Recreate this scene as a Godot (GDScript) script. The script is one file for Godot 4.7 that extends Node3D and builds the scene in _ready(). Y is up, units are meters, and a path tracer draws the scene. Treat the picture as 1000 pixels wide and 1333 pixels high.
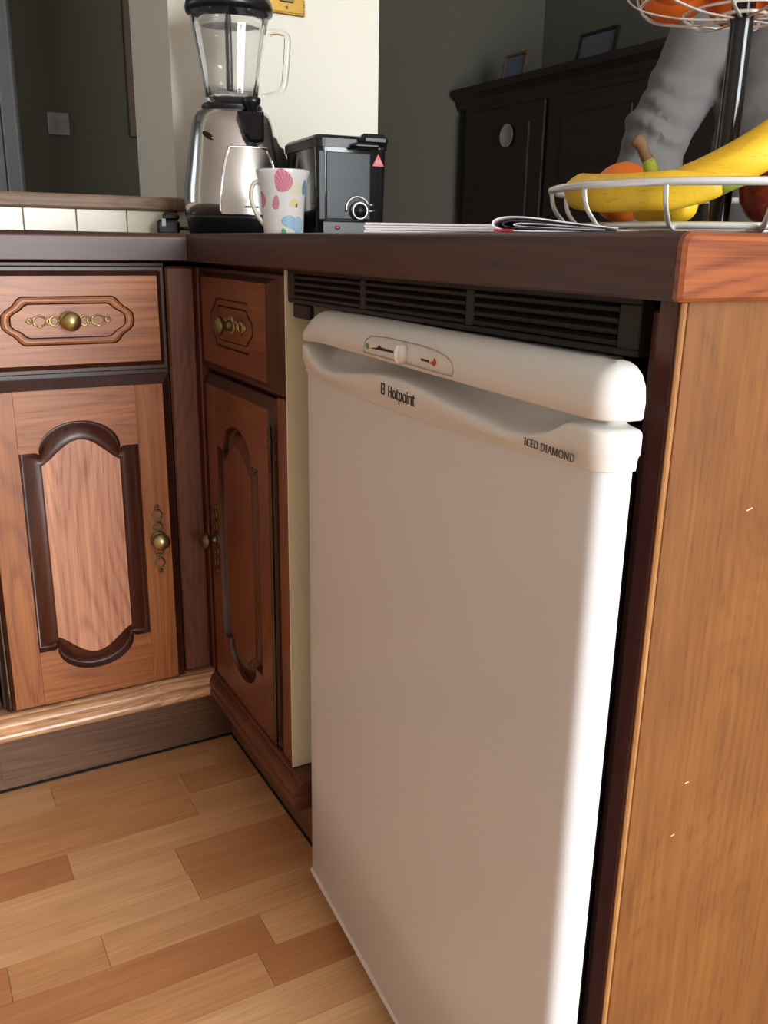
extends Node3D

# ---------------------------------------------------------------- materials
var M := {}
var used := {}

func mat(key: String, c: Color, rough := 0.6, metal := 0.0) -> StandardMaterial3D:
	var m := StandardMaterial3D.new()
	m.resource_name = key
	m.albedo_color = c
	m.roughness = rough
	m.metallic = metal
	M[key] = m
	return m

func rgb8(r: float, g: float, b: float) -> Color:
	return Color(r / 255.0, g / 255.0, b / 255.0)

func noise(sd: int, freq: float, oct := 3) -> FastNoiseLite:
	var n := FastNoiseLite.new()
	n.seed = sd
	n.noise_type = FastNoiseLite.TYPE_SIMPLEX_SMOOTH
	n.frequency = freq
	n.fractal_octaves = oct
	return n

# wood with the grain running along v: slow tone, cathedral rings, fine pores
func wood_image(w: int, h: int, sd: int, dark: Color, light: Color, rings: float, ring_amt: float, pore_amt: float, mottle: float, stretch: float) -> Image:
	var n1 := noise(sd, 1.0, 2)
	var n2 := noise(sd + 7, 1.0, 3)
	var n3 := noise(sd + 13, 1.0, 2)
	var bytes := PackedByteArray()
	bytes.resize(w * h * 3)
	var k := 0
	for j in h:
		var v := float(j) / h
		for i in w:
			var u := float(i) / w
			var warp := n1.get_noise_2d(u * 3.0, v * 1.2 * stretch)
			var r := sin((u * rings + warp * 7.0) * TAU) * 0.5 + 0.5
			r = pow(r, 3.0)
			var streak := n2.get_noise_2d(u * 60.0, v * 2.2 * stretch) * 0.5 + 0.5
			var pore := n3.get_noise_2d(u * 300.0, v * 10.0 * stretch)
			pore = clampf((pore - 0.22) * 3.2, 0.0, 1.0)
			var big := n1.get_noise_2d(u * 5.0 + 9.0, v * 5.0 * stretch + 3.0)
			var t := clampf(0.82 - ring_amt * r - 0.38 * (streak - 0.5) - pore_amt * pore * (0.4 + r) + mottle * big, 0.0, 1.0)
			var c := dark.lerp(light, t)
			bytes[k] = int(c.r * 255.0)
			bytes[k + 1] = int(c.g * 255.0)
			bytes[k + 2] = int(c.b * 255.0)
			k += 3
	return Image.create_from_data(w, h, false, Image.FORMAT_RGB8, bytes)

func wood_mat(key: String, im: Image, tint: Color, rough: float, scl: Vector3, off := Vector3.ZERO, coat := 0.0) -> StandardMaterial3D:
	var m := mat(key, tint, rough)
	if not used.has(im):
		used[im] = ImageTexture.create_from_image(im)
	m.albedo_texture = used[im]
	m.uv1_triplanar = true
	m.uv1_world_triplanar = true
	m.uv1_triplanar_sharpness = 8.0
	m.uv1_scale = scl
	m.uv1_offset = off
	if coat > 0.0:
		m.clearcoat_enabled = true
		m.clearcoat = coat
		m.clearcoat_roughness = 0.3
	return m

# ---------------------------------------------------------------- nodes
func numbered(n: String) -> String:
	if not used.has("n:" + n):
		used["n:" + n] = 0
		return n
	used["n:" + n] += 1
	return "%s_%03d" % [n, used["n:" + n]]

func tag(o: Node, label: String, category: String, group := "") -> Node:
	o.set_meta("label", label)
	o.set_meta("category", category)
	if group != "":
		o.set_meta("group", group)
	return o

func thing(called: String, label: String, category: String, at := Vector3.ZERO, turn := 0.0, group := "") -> Node3D:
	var o := Node3D.new()
	o.name = numbered(called)
	add_child(o, true)
	o.position = at
	o.rotation.y = turn
	tag(o, label, category, group)
	return o

func new_st(smooth := false) -> SurfaceTool:
	var st := SurfaceTool.new()
	st.begin(Mesh.PRIMITIVE_TRIANGLES)
	st.set_smooth_group(0 if smooth else -1)
	return st

func put(called: String, st: SurfaceTool, m: Material, parent: Node = null) -> MeshInstance3D:
	st.generate_normals()
	var o := MeshInstance3D.new()
	o.mesh = st.commit()
	o.material_override = m
	if parent == null:
		o.name = numbered(called)
		add_child(o, true)
	else:
		var k := 0
		var nm := called
		while parent.has_node(NodePath(nm)):
			k += 1
			nm = "%s_%03d" % [called, k]
		o.name = nm
		parent.add_child(o, true)
	return o

func struct(called: String, st: SurfaceTool, m: Material) -> MeshInstance3D:
	var o := put(called, st, m)
	o.set_meta("kind", "structure")
	return o

# ---------------------------------------------------------------- shapes
func tri(st: SurfaceTool, a: Vector3, b: Vector3, c: Vector3) -> void:
	st.add_vertex(a)
	st.add_vertex(b)
	st.add_vertex(c)

# a convex face turned away from the point c
func face(st: SurfaceTool, pts: Array, c: Vector3) -> void:
	var n: Vector3 = (pts[1] - pts[0]).cross(pts[2] - pts[0])
	var flip: bool = n.dot(pts[0] - c) > 0.0
	for i in range(1, pts.size() - 1):
		if flip:
			tri(st, pts[0], pts[i + 1], pts[i])
		else:
			tri(st, pts[0], pts[i], pts[i + 1])

# box between two corners with chamfered edges
func box(st: SurfaceTool, lo: Vector3, hi: Vector3, bev := 0.0, tf := Transform3D.IDENTITY) -> void:
	var c := (lo + hi) * 0.5
	var h := (hi - lo) * 0.5
	var b := minf(bev, minf(h.x, minf(h.y, h.z)) * 0.9)
	var p := func(sx: int, sy: int, sz: int, ax: int) -> Vector3:
		var v := Vector3(sx * h.x, sy * h.y, sz * h.z)
		var s := [sx, sy, sz]
		for k in 3:
			if k != ax:
				v[k] -= s[k] * b
		return tf * (c + v)
	var cc := tf * c
	for ax in 3:
		var u := (ax + 1) % 3
		var w := (ax + 2) % 3
		for s in [-1, 1]:
			var q := []
			for t in [[-1, -1], [1, -1], [1, 1], [-1, 1]]:
				var g := [0, 0, 0]
				g[ax] = s
				g[u] = t[0]
				g[w] = t[1]
				q.append(p.call(g[0], g[1], g[2], ax))
			face(st, q, cc)
	if b <= 0.0:
		return
	for ax in 3:
		var u := (ax + 1) % 3
		var w := (ax + 2) % 3
		for s in [-1, 1]:
			for t in [-1, 1]:
				var q := []
				for e in [[-1, u], [1, u], [1, w], [-1, w]]:
					var g := [0, 0, 0]
					g[ax] = e[0]
					g[u] = s
					g[w] = t
					q.append(p.call(g[0], g[1], g[2], e[1]))
				face(st, q, cc)
	for sx in [-1, 1]:
		for sy in [-1, 1]:
			for sz in [-1, 1]:
				face(st, [p.call(sx, sy, sz, 0), p.call(sx, sy, sz, 1), p.call(sx, sy, sz, 2)], cc)

func box_st(lo: Vector3, hi: Vector3, bev := 0.0) -> SurfaceTool:
	var st := new_st()
	box(st, lo, hi, bev)
	return st

# rows of points joined into a skin
func skin(st: SurfaceTool, rows: Array, close_u := false, close_v := false) -> void:
	var nv := rows.size()
	var nu: int = rows[0].size()
	for j in (nv if close_v else nv - 1):
		var r0: PackedVector3Array = rows[j]
		var r1: PackedVector3Array = rows[(j + 1) % nv]
		for i in (nu if close_u else nu - 1):
			var i2 := (i + 1) % nu
			tri(st, r0[i], r0[i2], r1[i2])
			tri(st, r0[i], r1[i2], r1[i])

# lathe round +y; profile of (radius, height), from bottom to top on the outside gives outward faces
func lathe(st: SurfaceTool, prof: Array, n := 32, at := Transform3D.IDENTITY, a0 := 0.0, a1 := TAU) -> void:
	var rows := []
	for q in prof:
		var r := PackedVector3Array()
		for i in n + 1:
			var a := a0 + (a1 - a0) * i / n
			r.append(at * Vector3(q.x * sin(a), q.y, q.x * cos(a)))
		if is_equal_approx(a1 - a0, TAU):
			r[n] = r[0]
		rows.append(r)
	rows.reverse()
	skin(st, rows)

# tube along a path; radius may change along it
func tube(st: SurfaceTool, path: Array, rad: Variant, n := 8, closed := false, caps := true, flat := Vector2.ONE) -> void:
	var cnt := path.size()
	var rows := []
	var up := Vector3.UP
	var t0: Vector3 = (path[1] - path[0]).normalized()
	if absf(t0.dot(up)) > 0.95:
		up = Vector3.RIGHT
	var nrm: Vector3 = (up - t0 * up.dot(t0)).normalized()
	for i in cnt:
		var a: Vector3 = path[(i - 1 + cnt) % cnt] if (closed or i > 0) else path[i]
		var b: Vector3 = path[(i + 1) % cnt] if (closed or i < cnt - 1) else path[i]
		var t: Vector3 = (b - a).normalized()
		nrm = (nrm - t * nrm.dot(t)).normalized()
		var bi := t.cross(nrm)
		var r: float = rad[i] if rad is Array else rad
		var row := PackedVector3Array()
		for k in n:
			var an := TAU * k / n
			row.append(path[i] + nrm * (cos(an) * r * flat.x) + bi * (sin(an) * r * flat.y))
		row.append(row[0])
		rows.append(row)
	rows.reverse()
	skin(st, rows, false, closed)
	if caps and not closed:
		for e in [0, cnt - 1]:
			var row: PackedVector3Array = rows[e]
			var inside: Vector3 = path[1] if e == cnt - 1 else path[cnt - 2]
			for k in n:
				face(st, [rows_center(row), row[k], row[k + 1]], inside)

func rows_center(r: PackedVector3Array) -> Vector3:
	var c := Vector3.ZERO
	for p in r:
		c += p
	return c / r.size()

func inset(poly: PackedVector2Array, d: float) -> PackedVector2Array:
	var out := PackedVector2Array()
	var n := poly.size()
	var area := 0.0
	for i in n:
		area += poly[i].cross(poly[(i + 1) % n])
	var sg := 1.0 if area > 0.0 else -1.0
	for i in n:
		var e0 := (poly[i] - poly[(i - 1 + n) % n]).normalized()
		var e1 := (poly[(i + 1) % n] - poly[i]).normalized()
		var n0 := Vector2(-e0.y, e0.x) * sg
		var n1 := Vector2(-e1.y, e1.x) * sg
		var b := n0 + n1
		var l := b.length()
		if l < 0.2:
			out.append(poly[i] + n0 * d)
		else:
			b /= l
			out.append(poly[i] + b * minf(d / maxf(b.dot(n0), 0.35), d * 2.5))
	return out

func cap(st: SurfaceTool, poly: PackedVector2Array, z: float, tf: Transform3D, front := true) -> void:
	var ix := Geometry2D.triangulate_polygon(poly)
	var want := tf.basis.z * (1.0 if front else -1.0)
	for i in range(0, ix.size(), 3):
		var a := tf * Vector3(poly[ix[i]].x, poly[ix[i]].y, z)
		var b := tf * Vector3(poly[ix[i + 1]].x, poly[ix[i + 1]].y, z)
		var c := tf * Vector3(poly[ix[i + 2]].x, poly[ix[i + 2]].y, z)
		if (b - a).cross(c - a).dot(want) > 0.0:
			tri(st, a, c, b)
		else:
			tri(st, a, b, c)

# outline pushed out from z0 to z1 with a chamfer round the front
func prism(st: SurfaceTool, poly: PackedVector2Array, z0: float, z1: float, bev := 0.0, tf := Transform3D.IDENTITY, back := true) -> void:
	var rings := [[poly, z0], [poly, z1 - bev]]
	if bev > 0.0:
		rings.append([inset(poly, bev), z1])
	var n := poly.size()
	var area := 0.0
	for i in n:
		area += poly[i].cross(poly[(i + 1) % n])
	for k in rings.size() - 1:
		for i in n:
			var j := (i + 1) % n
			var a: Vector2 = rings[k][0][i]
			var b: Vector2 = rings[k][0][j]
			var c: Vector2 = rings[k + 1][0][j]
			var d: Vector2 = rings[k + 1][0][i]
			var pa := tf * Vector3(a.x, a.y, rings[k][1])
			var pb := tf * Vector3(b.x, b.y, rings[k][1])
			var pc := tf * Vector3(c.x, c.y, rings[k + 1][1])
			var pd := tf * Vector3(d.x, d.y, rings[k + 1][1])
			if area > 0.0:
				tri(st, pa, pc, pb)
				tri(st, pa, pd, pc)
			else:
				tri(st, pa, pb, pc)
				tri(st, pa, pc, pd)
	cap(st, rings[-1][0], z1, tf, true)
	if back:
		cap(st, poly, z0, tf, false)

func rect(x0: float, y0: float, x1: float, y1: float) -> PackedVector2Array:
	return PackedVector2Array([Vector2(x0, y0), Vector2(x1, y0), Vector2(x1, y1), Vector2(x0, y1)])

# outlines of the same count lofted one to the next; each is [outline, depth]
func rings(st: SurfaceTool, list: Array) -> void:
	var rows := []
	for q in list:
		var r := PackedVector3Array()
		for p in q[0]:
			r.append(Vector3(p.x, p.y, q[1]))
		r.append(r[0])
		rows.append(r)
	skin(st, rows)

func ball(st: SurfaceTool, c: Vector3, r: Vector3, n := 16, m := 10) -> void:
	var prof := []
	for j in m + 1:
		var a := -PI / 2 + PI * j / m
		prof.append(Vector2(maxf(cos(a), 0.0), sin(a)))
	lathe(st, prof, n, Transform3D(Basis.from_scale(r), c))

func arc_pts(c: Vector2, r: Vector2, a0: float, a1: float, n: int) -> Array:
	var out := []
	for i in n + 1:
		var a := deg_to_rad(a0 + (a1 - a0) * i / n)
		out.append(c + Vector2(cos(a) * r.x, sin(a) * r.y))
	return out

# smooth curve through points
func through(pts: Array, per := 8, closed := false) -> Array:
	var out := []
	var n := pts.size()
	for i in (n if closed else n - 1):
		for k in per:
			var t := float(k) / per
			var p0: Vector3 = pts[(i - 1 + n) % n] if (closed or i > 0) else pts[0]
			var p1: Vector3 = pts[i]
			var p2: Vector3 = pts[(i + 1) % n]
			var p3: Vector3 = pts[(i + 2) % n] if (closed or i + 2 < n) else pts[n - 1]
			out.append(p1.cubic_interpolate(p2, p0, p3, t))
	if not closed:
		out.append(pts[n - 1])
	return out

func lookup(xs: Array, ys: Array, x: float) -> float:
	if x <= xs[0]:
		return ys[0]
	for i in range(1, xs.size()):
		if x <= xs[i]:
			var t: float = (x - xs[i - 1]) / (xs[i] - xs[i - 1])
			return lerpf(ys[i - 1], ys[i], t)
	return ys[-1]

# ---------------------------------------------------------------- bodies: a field of tapered capsules, meshed as surface nets
func capsule_field(bones: Array, lo: Vector3, hi: Vector3, cell: float, k: float, wob: FastNoiseLite = null, wob_amp := 0.0, wob_scale := Vector3.ONE, fold := []) -> SurfaceTool:
	var nx := int(ceil((hi.x - lo.x) / cell)) + 1
	var ny := int(ceil((hi.y - lo.y) / cell)) + 1
	var nz := int(ceil((hi.z - lo.z) / cell)) + 1
	var f := PackedFloat32Array()
	f.resize(nx * ny * nz)
	f.fill(0.2)
	for b in bones:
		var a: Vector3 = b[0]
		var c: Vector3 = b[1]
		var ra: float = b[2]
		var rb: float = b[3]
		var sq: Vector3 = b[4] if b.size() > 4 else Vector3.ONE
		var mr := maxf(ra, rb) + 0.06
		var mn := a.min(c) - Vector3.ONE * mr * 1.3
		var mx := a.max(c) + Vector3.ONE * mr * 1.3
		var i0 := maxi(0, int((mn.x - lo.x) / cell))
		var i1 := mini(nx - 1, int((mx.x - lo.x) / cell) + 1)
		var j0 := maxi(0, int((mn.y - lo.y) / cell))
		var j1 := mini(ny - 1, int((mx.y - lo.y) / cell) + 1)
		var k0 := maxi(0, int((mn.z - lo.z) / cell))
		var k1 := mini(nz - 1, int((mx.z - lo.z) / cell) + 1)
		var ac := (c - a) / sq
		var l2 := maxf(ac.length_squared(), 1e-9)
		for z in range(k0, k1 + 1):
			for y in range(j0, j1 + 1):
				for x in range(i0, i1 + 1):
					var p := (lo + Vector3(x, y, z) * cell - a) / sq
					var t := clampf(p.dot(ac) / l2, 0.0, 1.0)
					var d := (p - ac * t).length() - lerpf(ra, rb, t)
					var at := x + nx * (y + ny * z)
					var o := f[at]
					var h := clampf(0.5 + 0.5 * (o - d) / k, 0.0, 1.0)
					f[at] = lerpf(o, d, h) - k * h * (1.0 - h)
	if wob:
		for z in nz:
			for y in ny:
				for x in nx:
					var at := x + nx * (y + ny * z)
					if absf(f[at]) < 0.04:
						var p := (lo + Vector3(x, y, z) * cell) * wob_scale
						f[at] += wob.get_noise_3dv(p) * wob_amp
						for e in fold:
							# soft creases across a sleeve: [middle, reach, spacing, depth]
							var q: Vector3 = lo + Vector3(x, y, z) * cell - e[0]
							var near := exp(-q.length_squared() / (e[1] * e[1]))
							f[at] += e[3] * near * sin(TAU * (q.y + 0.30 * q.x + 0.012 * sin(q.x * 40.0)) / e[2])
	var vert := PackedVector3Array()
	var idx := PackedInt32Array()
	idx.resize(nx * ny * nz)
	idx.fill(-1)
	var st := new_st(true)
	var sx := 1
	var sy := nx
	var sz := nx * ny
	for z in nz - 1:
		for y in ny - 1:
			for x in nx - 1:
				var at := x + sy * y + sz * z
				var m := 0
				for q in 8:
					if f[at + (q & 1) * sx + ((q >> 1) & 1) * sy + ((q >> 2) & 1) * sz] < 0.0:
						m += 1
				if m == 0 or m == 8:
					continue
				var sum := Vector3.ZERO
				var cnt := 0
				for e in 12:
					var ax := e / 4
					var u := (e % 4) & 1
					var w := (e % 4) >> 1
					var o := Vector3i.ZERO
					o[(ax + 1) % 3] = u
					o[(ax + 2) % 3] = w
					var o2 := o
					o2[ax] = 1
					var f0 := f[at + o.x * sx + o.y * sy + o.z * sz]
					var f1 := f[at + o2.x * sx + o2.y * sy + o2.z * sz]
					if (f0 < 0.0) != (f1 < 0.0):
						var t := f0 / (f0 - f1)
						var p := Vector3(o)
						p[ax] = t
						sum += p
						cnt += 1
				idx[at] = vert.size()
				vert.append(lo + (Vector3(x, y, z) + sum / cnt) * cell)
	var steps := [sx, sy, sz]
	for z in range(1, nz - 1):
		for y in range(1, ny - 1):
			for x in range(1, nx - 1):
				var at := x + sy * y + sz * z
				for ax in 3:
					var f0 := f[at]
					var f1 := f[at + steps[ax]]
					if (f0 < 0.0) == (f1 < 0.0):
						continue
					var u: int = steps[(ax + 1) % 3]
					var w: int = steps[(ax + 2) % 3]
					var q := [idx[at], idx[at - u], idx[at - u - w], idx[at - w]]
					if q.min() < 0:
						continue
					if f0 >= 0.0:
						q.reverse()
					tri(st, vert[q[0]], vert[q[2]], vert[q[1]])
					tri(st, vert[q[0]], vert[q[3]], vert[q[2]])
	return st

# ---------------------------------------------------------------- set-up
func setup_camera_and_light() -> void:
	var cam := Camera3D.new()
	cam.name = "camera"
	add_child(cam)
	cam.basis = Basis(Vector3.UP, -0.51087) * Basis(Vector3.RIGHT, -0.29502) * Basis(Vector3.BACK, 0.016637)
	cam.position = Vector3(-0.4774, 0.895, 1.4287)
	cam.fov = 60.19
	cam.near = 0.02
	cam.current = true
	var env := Environment.new()
	env.tonemap_mode = Environment.TONE_MAPPER_LINEAR
	env.tonemap_exposure = 1.0
	env.background_mode = Environment.BG_SKY
	var sky := Sky.new()
	var sm := ProceduralSkyMaterial.new()
	sm.sky_top_color = Color(0.80, 0.87, 0.95)
	sm.sky_horizon_color = Color(0.93, 0.95, 0.97)
	sm.ground_horizon_color = Color(0.72, 0.73, 0.70)
	sm.ground_bottom_color = Color(0.50, 0.50, 0.46)
	sm.energy_multiplier = 2.2
	sky.sky_material = sm
	env.sky = sky
	env.sdfgi_enabled = true
	env.ssao_enabled = true
	env.ssil_enabled = true
	var we := WorldEnvironment.new()
	we.name = "environment"
	we.environment = env
	add_child(we)
	# daylight of the kitchen window behind the camera (overcast sky)
	var day := AreaLight3D.new()
	day.name = "window_daylight"
	day.area_size = Vector2(1.95, 1.95)
	day.light_color = Color(0.975, 0.99, 1.0)
	day.light_energy = 24.0
	day.shadow_enabled = true
	add_child(day)
	day.position = Vector3(0.65, 1.10, 4.54)
	day.rotation = Vector3(0, 0, 0)

	# added light that brightens the far wall behind the hatch
	var hall := AreaLight3D.new()
	hall.name = "added_hall_light"
	hall.area_size = Vector2(0.9, 1.0)
	hall.light_color = Color(0.96, 0.98, 1.0)
	hall.light_energy = 0.5
	hall.shadow_enabled = true
	add_child(hall)
	hall.position = Vector3(-2.18, 1.5, -2.0)
	hall.rotation = Vector3(0, -PI / 2, 0)

func make_materials() -> void:
	var oak := wood_image(1024, 1024, 11, Color(0.44, 0.30, 0.24), Color(1, 1, 1), 6.0, 0.12, 0.26, 0.14, 0.7)
	var oak_h: Image = oak.duplicate()
	oak_h.rotate_90(CLOCKWISE)
	var mahog := wood_image(512, 1024, 47, Color(0.45, 0.34, 0.30), Color(1, 1, 1), 9.0, 0.22, 0.25, 0.25, 0.8)
	mahog.rotate_90(CLOCKWISE)
	var veneer := wood_image(512, 1024, 83, Color(0.55, 0.45, 0.36), Color(1, 1, 1), 5.0, 0.05, 0.22, 0.16, 1.5)
	var v := Vector3(2, 1, 2)
	var hz := Vector3(1, 2, 2)
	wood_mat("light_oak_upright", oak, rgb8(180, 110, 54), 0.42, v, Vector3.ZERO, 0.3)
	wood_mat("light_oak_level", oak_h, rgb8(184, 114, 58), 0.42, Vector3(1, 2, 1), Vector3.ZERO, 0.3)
	wood_mat("mahogany_upright", oak, rgb8(132, 76, 48), 0.38, v, Vector3(0.2, 0.3, 0.1), 0.3)  # darker copy of the cabinet oak, with the corner shade in its tint
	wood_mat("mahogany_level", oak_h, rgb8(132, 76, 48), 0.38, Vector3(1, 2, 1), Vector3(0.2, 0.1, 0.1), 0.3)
	wood_mat("panel_oak", oak, rgb8(228, 164, 128), 0.42, v, Vector3(0.31, 0.2, 0.27), 0.3)
	wood_mat("dark_edge", oak, rgb8(70, 36, 24), 0.40, v, Vector3(0.5, 0.1, 0.5), 0.25)
	wood_mat("moulding_stain", oak, rgb8(86, 44, 28), 0.34, v, Vector3(0.5, 0.4, 0.2), 0.35)
	wood_mat("groove_stain", oak_h, rgb8(92, 52, 34), 0.45, Vector3(1, 2, 1), Vector3(0, 0.3, 0), 0.0)
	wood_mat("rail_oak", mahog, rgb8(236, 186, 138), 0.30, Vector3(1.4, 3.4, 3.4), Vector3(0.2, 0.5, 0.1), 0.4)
	wood_mat("shaded_rail_oak", oak_h, rgb8(112, 62, 40), 0.4, Vector3(1, 3.2, 3.2), Vector3(0.2, 0.5, 0.1), 0.2)  # rail oak darkened, shade of the right run put into the tint
	wood_mat("plinth_stain", oak_h, rgb8(122, 92, 70), 0.45, Vector3(1, 2, 2), Vector3(0.4, 0.1, 0), 0.2)
	wood_mat("post_oak", oak, rgb8(128, 80, 56), 0.45, v, Vector3(0.1, 0.3, 0.6), 0.2)
	wood_mat("worktop_wood", mahog, rgb8(76, 35, 20), 0.44, Vector3(0.5, 2, 0.5), Vector3(0.6, 0.2, 0.6), 0.2)  # darkened so the colour holds the shade on the peninsula front
	wood_mat("lit_end_wood", mahog, rgb8(156, 86, 42), 0.36, Vector3(0.8, 3, 0.8), Vector3(0.1, 0.3, 0.2), 0.3)  # lighter copy of the worktop wood, daylight on the end painted in
	wood_mat("veneer", veneer, rgb8(124, 79, 33), 0.42, Vector3(2.2, 1, 2.2), Vector3(0.05, 0.02, 0.3), 0.1)
	wood_mat("lit_veneer_edge", veneer, rgb8(170, 122, 72), 0.42, Vector3(2.2, 1, 2.2), Vector3(0.35, 0.02, 0.3), 0.1)  # veneer lightened to paint the light caught by the chamfer
	wood_mat("lipping", oak, rgb8(98, 42, 26), 0.45, v, Vector3(0.2, 0.6, 0.7), 0.2)
	wood_mat("sill_wood", oak_h, rgb8(166, 138, 112), 0.5, Vector3(1, 2, 2), Vector3(0.7, 0.3, 0.4))
	wood_mat("dresser_wood", oak_h, rgb8(40, 30, 26), 0.5, Vector3(0.5, 1, 0.5), Vector3(0.2, 0.3, 0.4), 0.2)
	var flo := wood_image(512, 256, 5, Color(0.72, 0.62, 0.52), Color(1, 1, 1), 2.0, 0.05, 0.05, 0.16, 1.0)
	flo.rotate_90(CLOCKWISE)
	var ft := ImageTexture.create_from_image(flo)
	var tones := [rgb8(238, 190, 140), rgb8(228, 178, 128), rgb8(222, 168, 117), rgb8(214, 158, 109), rgb8(204, 144, 97), rgb8(244, 200, 150)]
	for i in tones.size():
		var m := mat("floor_strip_%d" % i, tones[i], 0.42)
		m.albedo_texture = ft
	mat("floor_base", rgb8(168, 122, 84), 0.7)
	mat("white_enamel", rgb8(222, 222, 224), 0.34).clearcoat_enabled = true
	M.white_enamel.clearcoat = 0.3
	M.white_enamel.clearcoat_roughness = 0.3
	mat("white_plastic", rgb8(228, 226, 222), 0.38)
	mat("white_trim", rgb8(222, 214, 206), 0.45)
	mat("gasket", rgb8(56, 54, 52), 0.7)
	mat("print_black", rgb8(18, 18, 20), 0.5)
	mat("print_grey", rgb8(84, 78, 76), 0.5)
	mat("print_green", rgb8(96, 160, 60), 0.5)
	mat("print_red", rgb8(196, 70, 44), 0.5)
	mat("fine_line", rgb8(176, 162, 152), 0.5)
	mat("grille_brown", rgb8(32, 25, 21), 0.6)
	mat("void_black", rgb8(12, 11, 10), 0.9)
	mat("cream_board", rgb8(242, 236, 204), 0.5)
	mat("brass", rgb8(190, 174, 122), 0.34, 1.0)
	mat("old_and_shaded_brass", rgb8(120, 106, 78), 0.42, 1.0)
	mat("hinge_metal", rgb8(92, 78, 66), 0.4, 1.0)
	mat("bright_brass", rgb8(214, 176, 92), 0.22, 1.0)
	mat("cream_paint", rgb8(228, 226, 212), 0.85)
	mat("taupe_paint", rgb8(94, 92, 82), 0.9)
	mat("kitchen_paint", rgb8(172, 164, 156), 0.9)
	mat("ceiling_paint", rgb8(205, 202, 198), 0.95)
	mat("gloss_white_paint", rgb8(224, 226, 230), 0.45)
	mat("dimmed_white_paint", rgb8(146, 149, 153), 0.5)  # white paint greyed, dimness of the far room put into the colour
	mat("tile_cream", rgb8(236, 230, 208), 0.18)
	mat("grout", rgb8(150, 106, 76), 0.9)
	mat("black_plastic", rgb8(22, 22, 24), 0.32)
	mat("black_gloss", rgb8(20, 21, 23), 0.12)
	mat("fryer_reflection", rgb8(38, 44, 48), 0.24)  # blue-grey tone paints a window reflection on the black front
	M.fryer_reflection.metallic_specular = 0.3
	mat("steel", rgb8(200, 198, 196), 0.17, 1.0)
	mat("brushed_steel", rgb8(214, 212, 208), 0.36, 1.0)
	mat("chrome", rgb8(225, 226, 228), 0.10, 1.0)
	mat("white_wire", rgb8(232, 234, 230), 0.25, 0.35)
	mat("pole_black", rgb8(24, 24, 25), 0.18)
	var g := mat("glass", Color(1.0, 1.0, 1.0, 0.02), 0.03)
	g.transparency = BaseMaterial3D.TRANSPARENCY_ALPHA
	g.refraction_enabled = true
	g.refraction_scale = 0.05
	var pane := mat("pane", Color(0.95, 0.98, 0.97, 0.05), 0.02)
	pane.transparency = BaseMaterial3D.TRANSPARENCY_ALPHA
	mat("paper_white", rgb8(232, 224, 226), 0.8)
	mat("paper_dark", rgb8(60, 62, 70), 0.6)
	mat("paper_red", rgb8(170, 42, 50), 0.6)
	mat("sticker_red", rgb8(224, 108, 108), 0.5)
	mat("lamp_red", rgb8(150, 62, 50), 0.3)
	mat("label_white", rgb8(225, 225, 225), 0.6)
	mat("stem_brown", rgb8(106, 78, 52), 0.8)
	mat("stem_green", rgb8(150, 160, 52), 0.6)
	mat("plate_pale", rgb8(140, 136, 130), 0.35)
	mat("picture_dim", rgb8(86, 90, 98), 0.4)
	mat("frame_dark", rgb8(92, 72, 54), 0.5)
	mat("shirt", rgb8(104, 103, 102), 0.95)
	mat("trousers", rgb8(74, 72, 76), 0.95)
	mat("skin", rgb8(206, 158, 132), 0.55)
	mat("hair", rgb8(72, 54, 40), 0.7)
	mat("eye_white", rgb8(230, 228, 222), 0.2)
	mat("eye_dark", rgb8(50, 38, 30), 0.2)
	mat("shoe", rgb8(40, 36, 34), 0.5)

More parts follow.
